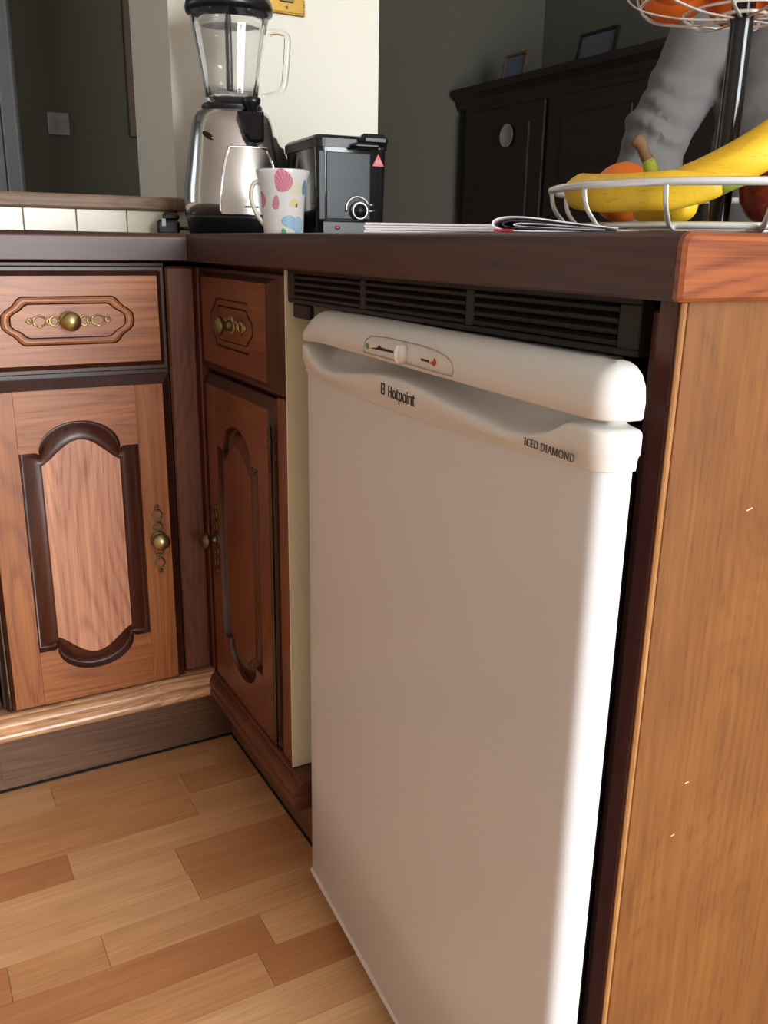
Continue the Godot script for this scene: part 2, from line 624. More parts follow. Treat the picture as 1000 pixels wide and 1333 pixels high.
# ---------------------------------------------------------------- setting
func build_room() -> void:
	struct("floor", box_st(Vector3(-2.3, -0.08, -2.8), Vector3(2.85, -0.002, 4.7)), M.floor_base)
	var fl := get_node("floor")
	var rng := RandomNumberGenerator.new()
	rng.seed = 21
	# strips read off the photograph: row number -> ends of strips and tones, left to right
	var pitch := 0.0635
	var known := {
		0: [[-1.2, -0.72, -0.18, 0.02], [1, 1, 2]],
		1: [[-1.2, -0.80, -0.331, 0.02], [2, 0, 2]],
		2: [[-1.1, -0.62, -0.125, 0.02], [1, 2, 3]],
		3: [[-1.2, -0.70, -0.131, 0.02], [0, 2, 1]],
		4: [[-1.15, -0.60, -0.338, 0.02], [2, 4, 0]],
		5: [[-1.2, -0.70, -0.190, 0.02], [1, 0, 3]],
		6: [[-1.3, -0.75, -0.188, 0.02], [2, 0, 3]],
		7: [[-1.2, -0.445, -0.328, 0.02], [4, 2, 1]],
		8: [[-1.2, -0.60, -0.127, 0.02], [1, 4, 0]],
	}
	for r in range(0, 31):
		var z0 := 0.0205 + pitch * (r - 1)
		var ends := []
		var tone := []
		if known.has(r):
			ends = known[r][0].duplicate()
			tone = known[r][1].duplicate()
		else:
			var x := -1.25 - rng.randf() * 0.3
			ends.append(x)
			while x < 0.0:
				x += 0.26 + rng.randf() * 0.3
				ends.append(minf(x, 1.4))
				tone.append(rng.randi() % 6)
			if z0 > 1.05:
				while x < 1.3:
					x += 0.3 + rng.randf() * 0.3
					ends.append(x)
					tone.append(rng.randi() % 6)
		for i in ends.size() - 1:
			var st := new_st()
			var a := Vector3(ends[i] + 0.0001, -0.004, maxf(z0, 0.001) + 0.0001)
			var b := Vector3(ends[i + 1] - 0.0001, 0.0, z0 + pitch - 0.0001)
			var off := Vector2(rng.randf(), rng.randf())
			var bv := 0.00022
			var quad := func(p: Array) -> void:
				for t in [0, 1, 2, 0, 2, 3]:
					var q: Vector3 = p[t]
					st.set_uv(Vector2(q.x * 0.9, q.z * 3.2) + off)
					st.add_vertex(q)
			quad.call([Vector3(a.x + bv, 0, a.z + bv), Vector3(b.x - bv, 0, a.z + bv), Vector3(b.x - bv, 0, b.z - bv), Vector3(a.x + bv, 0, b.z - bv)])
			quad.call([Vector3(a.x, a.y, b.z), Vector3(a.x + bv, 0, b.z - bv), Vector3(b.x - bv, 0, b.z - bv), Vector3(b.x, a.y, b.z)])
			quad.call([Vector3(b.x, a.y, a.z), Vector3(b.x - bv, 0, a.z + bv), Vector3(a.x + bv, 0, a.z + bv), Vector3(a.x, a.y, a.z)])
			quad.call([Vector3(b.x, a.y, b.z), Vector3(b.x - bv, 0, b.z - bv), Vector3(b.x - bv, 0, a.z + bv), Vector3(b.x, a.y, a.z)])
			quad.call([Vector3(a.x, a.y, a.z), Vector3(a.x + bv, 0, a.z + bv), Vector3(a.x + bv, 0, b.z - bv), Vector3(a.x, a.y, b.z)])
			put("plank", st, M["floor_strip_%d" % tone[i]], fl)
	struct("ceiling", box_st(Vector3(-2.3, 2.4, -2.8), Vector3(2.85, 2.5, 4.7)), M.ceiling_paint)
	var wl := new_st()
	box(wl, Vector3(-2.3, 0, -2.8), Vector3(-2.2, 0.95, 4.7))
	box(wl, Vector3(-2.3, 2.05, -2.8), Vector3(-2.2, 2.4, 4.7))
	box(wl, Vector3(-2.3, 0.95, -2.8), Vector3(-2.2, 2.05, -2.5))
	box(wl, Vector3(-2.3, 0.95, -1.5), Vector3(-2.2, 2.05, 4.7))
	struct("wall_left", wl, M.kitchen_paint)
	wl = new_st()
	for b in [[-2.5, 0.95, -1.5, 1.0], [-2.5, 2.0, -1.5, 2.05], [-2.5, 1.0, -2.45, 2.0], [-1.55, 1.0, -1.5, 2.0]]:
		box(wl, Vector3(-2.28, b[1], b[0]), Vector3(-2.22, b[3], b[2]), 0.004)
	var w2 := struct("added_window_2", wl, M.gloss_white_paint)  # unseen window, added to go with the hall light
	put("pane", box_st(Vector3(-2.252, 1.0, -2.45), Vector3(-2.248, 2.0, -1.55)), M.pane, w2)
	struct("wall_right", box_st(Vector3(2.75, 0, -2.8), Vector3(2.85, 2.4, 4.7)), M.taupe_paint)
	struct("wall_far", box_st(Vector3(-2.2, 0, -2.8), Vector3(2.75, 2.4, -2.7)), M.taupe_paint)
	# wall behind the camera with the kitchen window
	var st := new_st()
	box(st, Vector3(-2.2, 2.2, 4.6), Vector3(2.75, 2.4, 4.7))
	box(st, Vector3(-2.2, 0, 4.6), Vector3(-0.40, 2.2, 4.7))
	box(st, Vector3(1.70, 0, 4.6), Vector3(2.75, 2.2, 4.7))
	struct("wall_window", st, M.kitchen_paint)
	# glazed double door to the garden
	st = new_st()
	for b in [[-0.40, 0.0, 1.70, 0.08], [-0.40, 2.12, 1.70, 2.2], [-0.40, 0.08, -0.35, 2.12], [1.65, 0.08, 1.70, 2.12], [0.61, 0.08, 0.69, 2.12]]:
		box(st, Vector3(b[0], b[1], 4.62), Vector3(b[2], b[3], 4.68), 0.004)
	var w := struct("window_1", st, M.gloss_white_paint)
	put("pane", box_st(Vector3(-0.35, 0.08, 4.648), Vector3(0.61, 2.12, 4.652)), M.pane, w)
	put("pane", box_st(Vector3(0.69, 0.08, 4.648), Vector3(1.65, 2.12, 4.652)), M.pane, w)
	# kitchen back wall with the hatch on the left, ending in the free pillar
	st = new_st()
	box(st, Vector3(-2.2, 0, -0.842), Vector3(0.105, 0.953, -0.546))
	box(st, Vector3(-2.2, 0.953, -0.842), Vector3(-1.1, 2.4, -0.546))
	box(st, Vector3(-1.1, 2.1, -0.842), Vector3(0.105, 2.4, -0.546))
	box(st, Vector3(0.105, 0, -0.842), Vector3(0.592, 2.4, -0.54))
	var wb := struct("wall_back", st, M.cream_paint)
	st = new_st()
	box(st, Vector3(-1.1, 0.9, -0.546), Vector3(0.104, 0.953, -0.5415))
	put("grout", st, M.grout, wb)
	for i in 11:
		var x1 := 0.0965 - 0.102 * i
		put("tile", box_st(Vector3(x1 - 0.1003, 0.88, -0.543), Vector3(x1, 0.9525, -0.5365), 0.0012), M.tile_cream, wb)
	st = new_st()
	box(st, Vector3(-1.1, 0.9535, -0.862), Vector3(0.1045, 0.981, -0.524), 0.004)
	box(st, Vector3(0.1, 0.9535, -0.5395), Vector3(0.118, 0.981, -0.524), 0.004)
	var sill := struct("trim_1", st, M.sill_wood)
	sill.set_meta("label", "brown wooden ledge along the hatch above the cream tiles")
	# door casing on the far wall, seen through the hatch
	st = new_st()
	box(st, Vector3(0.040, 0, -2.7), Vector3(0.106, 2.12, -2.675), 0.006)
	box(st, Vector3(0.086, 0, -2.7), Vector3(0.100, 2.12, -2.668), 0.005)
	box(st, Vector3(-0.86, 0, -2.7), Vector3(-0.80, 2.12, -2.675), 0.006)
	box(st, Vector3(-0.80, 2.06, -2.7), Vector3(0.04, 2.12, -2.675), 0.006)
	struct("trim_2", st, M.dimmed_white_paint)
	st = new_st()
	box(st, Vector3(-0.79, 0.01, -2.699), Vector3(0.036, 2.05, -2.682), 0.003)
	for b in [[-0.68, 1.15, -0.08, 1.9], [-0.68, 0.2, -0.08, 1.0]]:
		box(st, Vector3(b[0], b[1], -2.69), Vector3(b[2], b[3], -2.675), 0.008)
	struct("door_1", st, M.dimmed_white_paint)

# ---------------------------------------------------------------- cabinets
const DOOR_Y := 0.4215

func arch_out() -> PackedVector2Array:
	var p := PackedVector2Array()
	p.append(Vector2(-0.089, 0.2585))
	p.append(Vector2(-0.065, 0.2585))
	for q in arc_pts(Vector2(0, 0.2585), Vector2(0.061, 0.0445), 176, 364, 18):
		p.append(q)
	p.append(Vector2(0.065, 0.2585))
	p.append(Vector2(0.089, 0.2585))
	p.append(Vector2(0.089, 0.5845))
	p.append(Vector2(0.065, 0.5845))
	for q in arc_pts(Vector2(0, 0.5845), Vector2(0.061, 0.0445), -4, 184, 18):
		p.append(q)
	p.append(Vector2(-0.065, 0.5845))
	p.append(Vector2(-0.089, 0.5845))
	return p

# same count of points: inner edge of the moulding, with a gentler bow
func arch_in() -> PackedVector2Array:
	var p := PackedVector2Array()
	var curve := func(u: float) -> float:
		return 0.036 * pow(cos(clampf(absf(u) / 0.0585, 0, 1) * PI / 2), 1.35)
	p.append(Vector2(-0.0585, 0.2795))
	p.append(Vector2(-0.0575, 0.2795))
	for i in 19:
		var u := lerpf(-0.056, 0.056, i / 18.0)
		p.append(Vector2(u, 0.2795 - curve.call(u)))
	p.append(Vector2(0.0575, 0.2795))
	p.append(Vector2(0.0585, 0.2795))
	p.append(Vector2(0.0585, 0.5635))
	p.append(Vector2(0.0575, 0.5635))
	for i in 19:
		var u := lerpf(0.056, -0.056, i / 18.0)
		p.append(Vector2(u, 0.5635 + curve.call(u)))
	p.append(Vector2(-0.0575, 0.5635))
	p.append(Vector2(-0.0585, 0.5635))
	return p

func mix_outline(a: PackedVector2Array, b: PackedVector2Array, t: float) -> PackedVector2Array:
	var o := PackedVector2Array()
	for i in a.size():
		o.append(a[i].lerp(b[i], t))
	return o

func ornament(w: float, h: float, cut: float, bow: float) -> PackedVector2Array:
	var p := PackedVector2Array()
	var hw := w / 2
	var hh := h / 2
	var corner := [Vector2(hw - cut, hh), Vector2(hw - cut * 0.86, hh * 0.97), Vector2(hw - cut * 0.70, hh * 0.86), Vector2(hw - cut * 0.56, hh * 0.70), Vector2(hw - cut * 0.40, hh * 0.58), Vector2(hw - cut * 0.18, hh * 0.46), Vector2(hw + bow * 0.3, hh * 0.28), Vector2(hw + bow, 0.0)]
	for q in corner:
		p.append(q)
	for i in range(6, -1, -1):
		p.append(Vector2(corner[i].x, -corner[i].y))
	for i in 8:
		p.append(Vector2(-corner[i].x, -corner[i].y))
	for i in range(6, -1, -1):
		p.append(Vector2(-corner[i].x, corner[i].y))
	return p

func ring_flat(st: SurfaceTool, c: Vector2, r: Vector2, thick: float, z: float, n := 16, hex := 0) -> void:
	var path := []
	var cnt := hex if hex > 0 else n
	for i in cnt:
		var a := TAU * (i + 0.5) / cnt
		path.append(Vector3(c.x + cos(a) * r.x, c.y + sin(a) * r.y, z))
	tube(st, path, thick, 6, true, false)

# pierced brass plate behind a knob; along +x
func backplate(st: SurfaceTool, at: Vector3, upright: bool, size := 1.0) -> void:
	var t := Transform3D(Basis(Vector3.BACK, PI / 2) if upright else Basis.IDENTITY, at)
	var local := new_st(true)
	for s in [-1.0, 1.0]:
		ring_flat(local, Vector2(s * 0.0215, 0), Vector2(0.0066, 0.0070), 0.0016, 0.0012, 12)
		ring_flat(local, Vector2(s * 0.0285, 0), Vector2(0.0034, 0.0040), 0.0014, 0.0012, 10)
		ring_flat(local, Vector2(s * 0.0415, 0), Vector2(0.0098, 0.0082), 0.0016, 0.0012, 16, 6)
		ring_flat(local, Vector2(s * 0.0555, 0.0005), Vector2(0.0032, 0.0032), 0.0015, 0.0012, 8)
		tube(local, [Vector3(s * 0.057, 0.002, 0.001), Vector3(s * 0.061, -0.001, 0.001)], [0.0013, 0.0004], 6)
		tube(local, [Vector3(s * 0.013, 0, 0.001), Vector3(s * 0.0165, 0, 0.001)], 0.0022, 6)
	lathe(local, [Vector2(0.0, 0.0), Vector2(0.0142, 0.0), Vector2(0.0138, 0.0016), Vector2(0.011, 0.0026), Vector2(0.0, 0.003)], 20, Transform3D(Basis(Vector3.RIGHT, PI / 2), Vector3.ZERO))
	local.generate_normals()
	st.append_from(local.commit(), 0, t.scaled_local(Vector3.ONE * size))

func knob_shape() -> SurfaceTool:
	var st := new_st(true)
	var prof := [Vector2(0.0, 0.0), Vector2(0.0085, 0.001), Vector2(0.0068, 0.004), Vector2(0.0058, 0.008), Vector2(0.0075, 0.0115), Vector2(0.0125, 0.0135), Vector2(0.0142, 0.0165), Vector2(0.0138, 0.019), Vector2(0.0112, 0.0225), Vector2(0.0072, 0.025), Vector2(0.003, 0.0262), Vector2(0.0, 0.0265)]
	lathe(st, prof, 24, Transform3D(Basis(Vector3.RIGHT, PI / 2), Vector3.ZERO))
	return st

# sloping dark border of a door or a drawer front
func framed(st: SurfaceTool, a: PackedVector2Array, b: PackedVector2Array) -> void:
	rings(st, [[b, 0.0396], [a, 0.0300], [a, 0.0200]])

func hinge_pin(parent: Node, u: float, y0: float, y1: float) -> void:
	var st := new_st(true)
	var prof := []
	var y := y0
	for s in [0.0, 0.0035, 0.002, 0.0042, 0.0022, 0.0042, 0.0022, 0.0045, 0.003]:
		prof.append(Vector2(s, y))
		y += 0.0042
	prof.append(Vector2(0.0031, y1 - 0.036))
	y = y1 - 0.0336
	for s in [0.0045, 0.0022, 0.0042, 0.0022, 0.0042, 0.002, 0.0035, 0.0]:
		prof.append(Vector2(s, y))
		y += 0.0042
	lathe(st, prof, 12)
	var o := put("hinge", st, M.hinge_metal, parent)
	o.position = Vector3(u, 0, 0.0425)

# one base unit: u runs to the viewer's right, z comes out of the front
func base_unit(label: String, at: Vector3, turn: float, u0: float, u1: float, dl: float, dr: float, rl: float, rr: float, knob_u: float, hinge_u: float, finish := "light_oak") -> Node3D:
	var t := thing("base_cabinet", label, "cabinet", at, turn)
	var st := new_st()
	box(st, Vector3(u0, 0.164, -0.52), Vector3(u1, 0.8615, 0.0195), 0.001)
	put("body", st, M.dark_edge, t)
	# drawer
	st = new_st()
	framed(st, rect(dl, 0.700, dr, 0.8565), rect(-0.133, 0.7145, 0.133, 0.8425))
	box(st, Vector3(dl + 0.002, 0.702, 0.0200), Vector3(dr - 0.002, 0.8545, 0.0345))
	var d := put("drawer", st, M.dark_edge, t)
	var fy := 0.7785
	var oo := ornament(0.186, 0.071, 0.030, 0.003)
	var oi := ornament(0.160, 0.047, 0.026, 0.001)
	for s in [1.0, -1.0]:
		var poly := PackedVector2Array([Vector2(-0.133, 0), Vector2(-0.133, s * 0.064), Vector2(0.133, s * 0.064), Vector2(0.133, 0)])
		var half := []
		for q in oo:
			if q.y * s > -0.0001:
				half.append(q)
		half.sort_custom(func(p, q): return p.x > q.x if absf(p.x - q.x) > 1e-5 else p.y * s < q.y * s)
		for q in half:
			poly.append(q)
		st = new_st()
		prism(st, poly, 0.0345, 0.0402, 0.0, Transform3D(Basis.IDENTITY, Vector3(0, fy, 0)), false)
		put("drawer_face", st, M[finish + "_level"], d)
	st = new_st()
	var sh := func(o: PackedVector2Array) -> PackedVector2Array:
		var r := PackedVector2Array()
		for q in o:
			r.append(q + Vector2(0, fy))
		return r
	rings(st, [[sh.call(mix_outline(oo, oi, 0.84)), 0.0390], [sh.call(mix_outline(oo, oi, 0.6)), 0.0399], [sh.call(mix_outline(oo, oi, 0.4)), 0.0399], [sh.call(mix_outline(oo, oi, 0.14)), 0.0386]])
	put("moulding", st, M[finish + "_level"], d)
	st = new_st()
	rings(st, [[sh.call(oi), 0.0402], [sh.call(mix_outline(oo, oi, 0.93)), 0.0374], [sh.call(mix_outline(oo, oi, 0.84)), 0.0390]])
	rings(st, [[sh.call(mix_outline(oo, oi, 0.14)), 0.0386], [sh.call(mix_outline(oo, oi, 0.06)), 0.0372], [sh.call(oo), 0.0402]])
	put("groove", st, M.groove_stain, d)
	st = new_st()
	cap(st, sh.call(oi), 0.0402, Transform3D.IDENTITY)
	put("centre_field", st, M[finish + "_level"], d)
	st = new_st(true)
	backplate(st, Vector3(0, fy, 0.0402), false)
	put("backplate", st, M.brass, d)
	var k := put("knob", knob_shape(), M.brass if finish == "light_oak" else M.old_and_shaded_brass, d)  # corner knob gets darker brass, shade put into its colour
	k.position = Vector3(0, fy, 0.042)
	# door: dark slab, four frame members, the arched moulding and the raised field
	st = new_st()
	framed(st, rect(rl, 0.1634, rr, 0.6925), rect(-0.133, 0.1665, 0.133, 0.678))
	box(st, Vector3(rl + 0.002, 0.1654, 0.0200), Vector3(rr - 0.002, 0.6905, 0.0240))
	var r := put("door", st, M.dark_edge, t)
	for s in [-1.0, 1.0]:
		st = new_st()
		prism(st, rect(minf(s * 0.089, s * 0.133), 0.1665, maxf(s * 0.089, s * 0.133), 0.678), 0.0240, 0.0402, 0.0008, Transform3D.IDENTITY, false)
		put("stile", st, M[finish + "_upright"], r)
	var ao := arch_out()
	var ai := arch_in()
	for s in [1, 0]:
		var poly := PackedVector2Array()
		if s == 1:
			poly.append_array([Vector2(0.089, 0.678), Vector2(-0.089, 0.678)])
			for i in range(ao.size() - 1, ao.size() / 2 - 1, -1):
				poly.append(ao[i])
		else:
			poly.append_array([Vector2(0.089, 0.1665), Vector2(-0.089, 0.1665)])
			for i in ao.size() / 2:
				poly.append(ao[i])
		st = new_st()
		prism(st, poly, 0.0240, 0.0400, 0.0, Transform3D.IDENTITY, false)
		put("rail", st, M[finish + "_level"], r)
	st = new_st(true)
	rings(st, [[ai, 0.0392], [mix_outline(ao, ai, 0.93), 0.0375], [mix_outline(ao, ai, 0.8), 0.0372], [mix_outline(ao, ai, 0.6), 0.0352], [mix_outline(ao, ai, 0.4), 0.0312], [mix_outline(ao, ai, 0.2), 0.0262], [mix_outline(ao, ai, 0.1), 0.0252], [mix_outline(ao, ai, 0.07), 0.0330], [mix_outline(ao, ai, 0.03), 0.0385], [ao, 0.0400]])
	put("moulding", st, M.moulding_stain, r)
	st = new_st()
	cap(st, ai, 0.0392, Transform3D.IDENTITY)
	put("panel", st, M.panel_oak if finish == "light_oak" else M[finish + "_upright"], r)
	st = new_st(true)
	backplate(st, Vector3(knob_u, 0.4215, 0.0402), true)
	put("backplate", st, M.old_and_shaded_brass, r)
	k = put("knob", knob_shape(), M.brass if finish == "light_oak" else M.old_and_shaded_brass, r)  # darker brass again paints the shade on the corner knob
	k.position = Vector3(knob_u, 0.4215, 0.042)
	hinge_pin(r, hinge_u, 0.166, 0.664)
	return t

func new_box(lo: Vector3, hi: Vector3, bev := 0.0) -> SurfaceTool:
	return box_st(lo, hi, bev)

func rail_profile() -> PackedVector2Array:
	# (outwards, up)
	var p := PackedVector2Array([Vector2(0.0, 0.118), Vector2(0.046, 0.118)])
	for q in arc_pts(Vector2(0.046, 0.128), Vector2(0.009, 0.009), -90, 60, 6):
		p.append(q)
	p.append(Vector2(0.048, 0.1385))
	for q in arc_pts(Vector2(0.046, 0.148), Vector2(0.0095, 0.0095), -50, 60, 6):
		p.append(q)
	p.append(Vector2(0.046, 0.1585))
	for q in arc_pts(Vector2(0.036, 0.1565), Vector2(0.0085, 0.006), 20, 90, 4):
		p.append(q)
	p.append(Vector2(0.0, 0.1625))
	return p

func build_cabinets() -> void:
	base_unit("light oak base cabinet with arched door, brass knobs and its drawer under the left worktop", Vector3(-0.2375, 0, 0), 0.0, -0.15, 0.15, -0.146, 0.146, -0.1455, 0.1455, 0.112, -0.141)
	base_unit("oak base cabinet at the left edge of the picture, beyond the hinged door edge", Vector3(-0.5405, 0, 0), 0.0, -0.15, 0.15, -0.146, 0.146, -0.1455, 0.1455, 0.112, -0.141)
	var c := base_unit("dark shaded oak cabinet in the corner beside the white fridge", Vector3(0, 0, 0.19), -PI / 2, -0.148, 0.186, -0.145, 0.197, -0.1455, 0.157, -0.106, 0.1445, "mahogany")  # this finish carries the corner shade in the wood colour
	var st := new_st()
	box(st, Vector3(0.160, 0.1640, 0.0197), Vector3(0.1975, 0.6990, 0.0375), 0.001)
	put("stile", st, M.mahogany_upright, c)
	st = new_st()
	box(st, Vector3(0.1862, 0.1640, -0.52), Vector3(0.2000, 0.8615, 0.0193))
	box(st, Vector3(0.1976, 0.1640, 0.0193), Vector3(0.2000, 0.8615, 0.0400))
	var o := put("side_panel", st, M.cream_board, c)
	o.set_meta("label", "pale cream cabinet side facing the fridge")
	# filler where the two runs meet
	var p := thing("corner_post", "narrow brown wooden filler post in the inner corner between the two cabinet runs", "post")
	st = new_st()
	box(st, Vector3(-0.0868, 0.1640, -0.002), Vector3(-0.0415, 0.8560, 0.0265), 0.0035)
	put("post", st, M.post_oak, p)
	put("corner_strip", box_st(Vector3(-0.0413, 0.1640, -0.002), Vector3(-0.0200, 0.8560, 0.0415), 0.002), M.lipping, p)
	# moulded rails and plinths
	var prof := rail_profile()
	for k in 2:
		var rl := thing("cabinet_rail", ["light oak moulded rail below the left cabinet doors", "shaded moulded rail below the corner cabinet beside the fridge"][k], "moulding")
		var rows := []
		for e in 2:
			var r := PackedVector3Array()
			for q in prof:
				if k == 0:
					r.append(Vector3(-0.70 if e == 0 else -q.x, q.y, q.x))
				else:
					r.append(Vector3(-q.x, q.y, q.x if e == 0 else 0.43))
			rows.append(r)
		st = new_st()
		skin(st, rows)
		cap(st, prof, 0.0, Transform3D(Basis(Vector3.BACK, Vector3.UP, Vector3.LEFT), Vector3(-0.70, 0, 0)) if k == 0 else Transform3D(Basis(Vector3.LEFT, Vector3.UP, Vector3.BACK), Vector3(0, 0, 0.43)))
		put("moulding", st, M.rail_oak if k == 0 else M.shaded_rail_oak, rl)
	for k in 2:
		var pl := thing("plinth", ["dark stained plinth board under the left cabinets, on the laminate floor", "dark stained plinth board running from the inner corner to the fridge"][k], "plinth")
		st = new_st()
		if k == 0:
			box(st, Vector3(-0.70, 0.0005, -0.018), Vector3(-0.0005, 0.1175, 0.0))
		else:
			box(st, Vector3(0.0, 0.0005, 0.001), Vector3(0.018, 0.1175, 0.43))
		put("board", st, M.plinth_stain, pl)
		st = new_st()
		if k == 0:
			box(st, Vector3(-0.70, 0.0005, 0.0), Vector3(-0.0025, 0.0048, 0.0018))
		else:
			box(st, Vector3(-0.0022, 0.0005, 0.0005), Vector3(0.0, 0.0048, 0.43))
		put("seal_strip", st, M.void_black, pl)

# worktop edge: flat front, rounded top corner
func build_worktops() -> void:
	var prof := PackedVector2Array([Vector2(-0.60, 0.8640), Vector2(-0.002, 0.8640), Vector2(0, 0.8660), Vector2(0, 0.8965)])
	for q in arc_pts(Vector2(-0.0085, 0.8965), Vector2(0.0085, 0.0085), 10, 90, 6):
		prof.append(q)
	prof.append(Vector2(-0.60, 0.9050))
	var a := thing("worktop", "wooden worktop of the left run, in front of the cream tiles", "worktop")
	var st := new_st()
	prism(st, prof, 0.0, 0.64, 0.0, Transform3D(Basis(Vector3.BACK, Vector3.UP, Vector3.LEFT), Vector3(-0.0612, 0, 0.060)))
	put("board", st, M.worktop_wood, a)
	var b := thing("worktop", "thick dark wooden peninsula worktop above the fridge, its end in a lit orange tone", "worktop")
	st = new_st()
	var p2 := PackedVector2Array([Vector2(-0.66, 0.8640), Vector2(-0.002, 0.8640), Vector2(0, 0.8660), Vector2(0, 0.8965)])
	for q in arc_pts(Vector2(-0.0085, 0.8965), Vector2(0.0085, 0.0085), 10, 90, 6):
		p2.append(q)
	p2.append(Vector2(-0.66, 0.9050))
	# the end corner is softened a little: three slices
	var tf := Transform3D(Basis(Vector3.LEFT, Vector3.UP, Vector3.BACK), Vector3(-0.0608, 0, 0))
	prism(st, p2, -0.536, 1.0352, 0.0, tf)
	put("board", st, M.worktop_wood, b)
	st = new_st()
	prism(st, p2, 1.0354, 1.0415, 0.0024, tf)
	put("end_lipping", st, M.lit_end_wood, b).set_meta("label", "end strip in a lit orange-brown tone")
	# end panel of the peninsula
	var e := thing("end_panel", "tall plain wood veneer panel closing the end of the peninsula, right of the fridge", "panel")
	put("board", box_st(Vector3(-0.036, 0.0005, 1.0072), Vector3(0.560, 0.8635, 1.0268), 0.0006), M.veneer, e)
	put("edge_lipping", box_st(Vector3(-0.0412, 0.0005, 1.0072), Vector3(-0.0362, 0.8635, 1.0230), 0.0008), M.lipping, e).set_meta("label", "dark red front edge strip")
	put("lit_chamfer", box_st(Vector3(-0.0412, 0.0005, 1.0232), Vector3(-0.0362, 0.8635, 1.0268), 0.0012), M.lit_veneer_edge, e).set_meta("label", "corner chamfer of the veneer in a lit tone")  # pale strip paints the lit corner of the board
	put("filler_strip", box_st(Vector3(-0.0300, 0.0005, 0.9900), Vector3(0.0200, 0.8560, 1.0065), 0.002), M.lipping, e)
	# scratches in the veneer
	st = new_st()
	for s in [[0.048, 0.717, 0.006, 0.25], [0.079, 0.744, 0.004, 0.5], [0.02, 0.50, 0.004, 0.1], [0.012, 0.455, 0.0035, 0.2], [0.05, 0.23, 0.004, -0.1]]:
		box(st, Vector3(-s[2] / 2, -0.0003, 0), Vector3(s[2] / 2, 0.0003, 0.0002), 0.0, Transform3D(Basis(Vector3.BACK, s[3]), Vector3(s[0], s[1], 1.0268)))
	var sc := put("scratches", st, M.cream_board, e)
	sc.set_meta("kind", "stuff")
	var bk := thing("back_panel", "plain panel closing the dining side of the peninsula behind the fridge", "panel")
	put("board", box_st(Vector3(0.565, 0.0005, -0.535), Vector3(0.580, 0.8635, 1.0268), 0.001), M.veneer, bk)

# ---------------------------------------------------------------- fridge
const FS0 := 0.549
const FR := 0.0145
const SKEW := deg_to_rad(-4.374)

# front outline of the door seen from above: [s, d, normal]
func front_line(inner := 30) -> Array:
	var out := []
	out.append([Vector2(0.0, -0.030), Vector2(-1, 0)])
	for i in 5:
		var a := PI / 2 * i / 4.0
		out.append([Vector2(0.006 - 0.006 * cos(a), -0.006 + 0.006 * sin(a)), Vector2(-cos(a), sin(a))])
	for i in range(1, inner):
		out.append([Vector2(lerpf(0.006, FS0, float(i) / inner), 0), Vector2(0, 1)])
	for i in 9:
		var a := PI / 2 * i / 8.0
		out.append([Vector2(FS0 + FR * sin(a), -FR + FR * cos(a)), Vector2(sin(a), cos(a))])
	out.append([Vector2(FS0 + FR, -0.024), Vector2(1, 0)])
	return out

func front_rows(line: Array, rows: Array) -> Array:
	# rows: Callable(s) -> [y, offset]
	var out := []
	for r in rows:
		var p := PackedVector3Array()
		for q in line:
			var yo: Array = r.call(q[0].x)
			var xy: Vector2 = q[0] + q[1] * yo[1]
			p.append(Vector3(xy.x, yo[0], xy.y))
		out.append(p)
	out.reverse()
	return out

func slab_cap(st: SurfaceTool, line: Array, y: float, off: float, up: bool, yfun = null) -> void:
	var poly := PackedVector2Array()
	for q in line:
		var v: Vector2 = q[0] + q[1] * off
		poly.append(v)
	var ix := Geometry2D.triangulate_polygon(poly)
	for i in range(0, ix.size(), 3):
		var v := []
		for k in 3:
			var q := poly[ix[i + k]]
			v.append(Vector3(q.x, yfun.call(q.x) if yfun else y, q.y))
		face(st, v, Vector3(0.3, y - (0.1 if up else -0.1), -0.02))

func text_mesh(t: String, width: float, bold := false) -> TextMesh:
	var tm := TextMesh.new()
	var f := SystemFont.new()
	f.font_names = PackedStringArray(["Droid Sans"])
	if bold:
		f.font_weight = 700
	tm.font = f
	tm.text = t
	tm.font_size = 32
	tm.depth = 0.0006
	tm.pixel_size = 0.001
	var w := tm.get_aabb().size.x
	tm.pixel_size = 0.001 * width / maxf(w, 0.0001)
	return tm

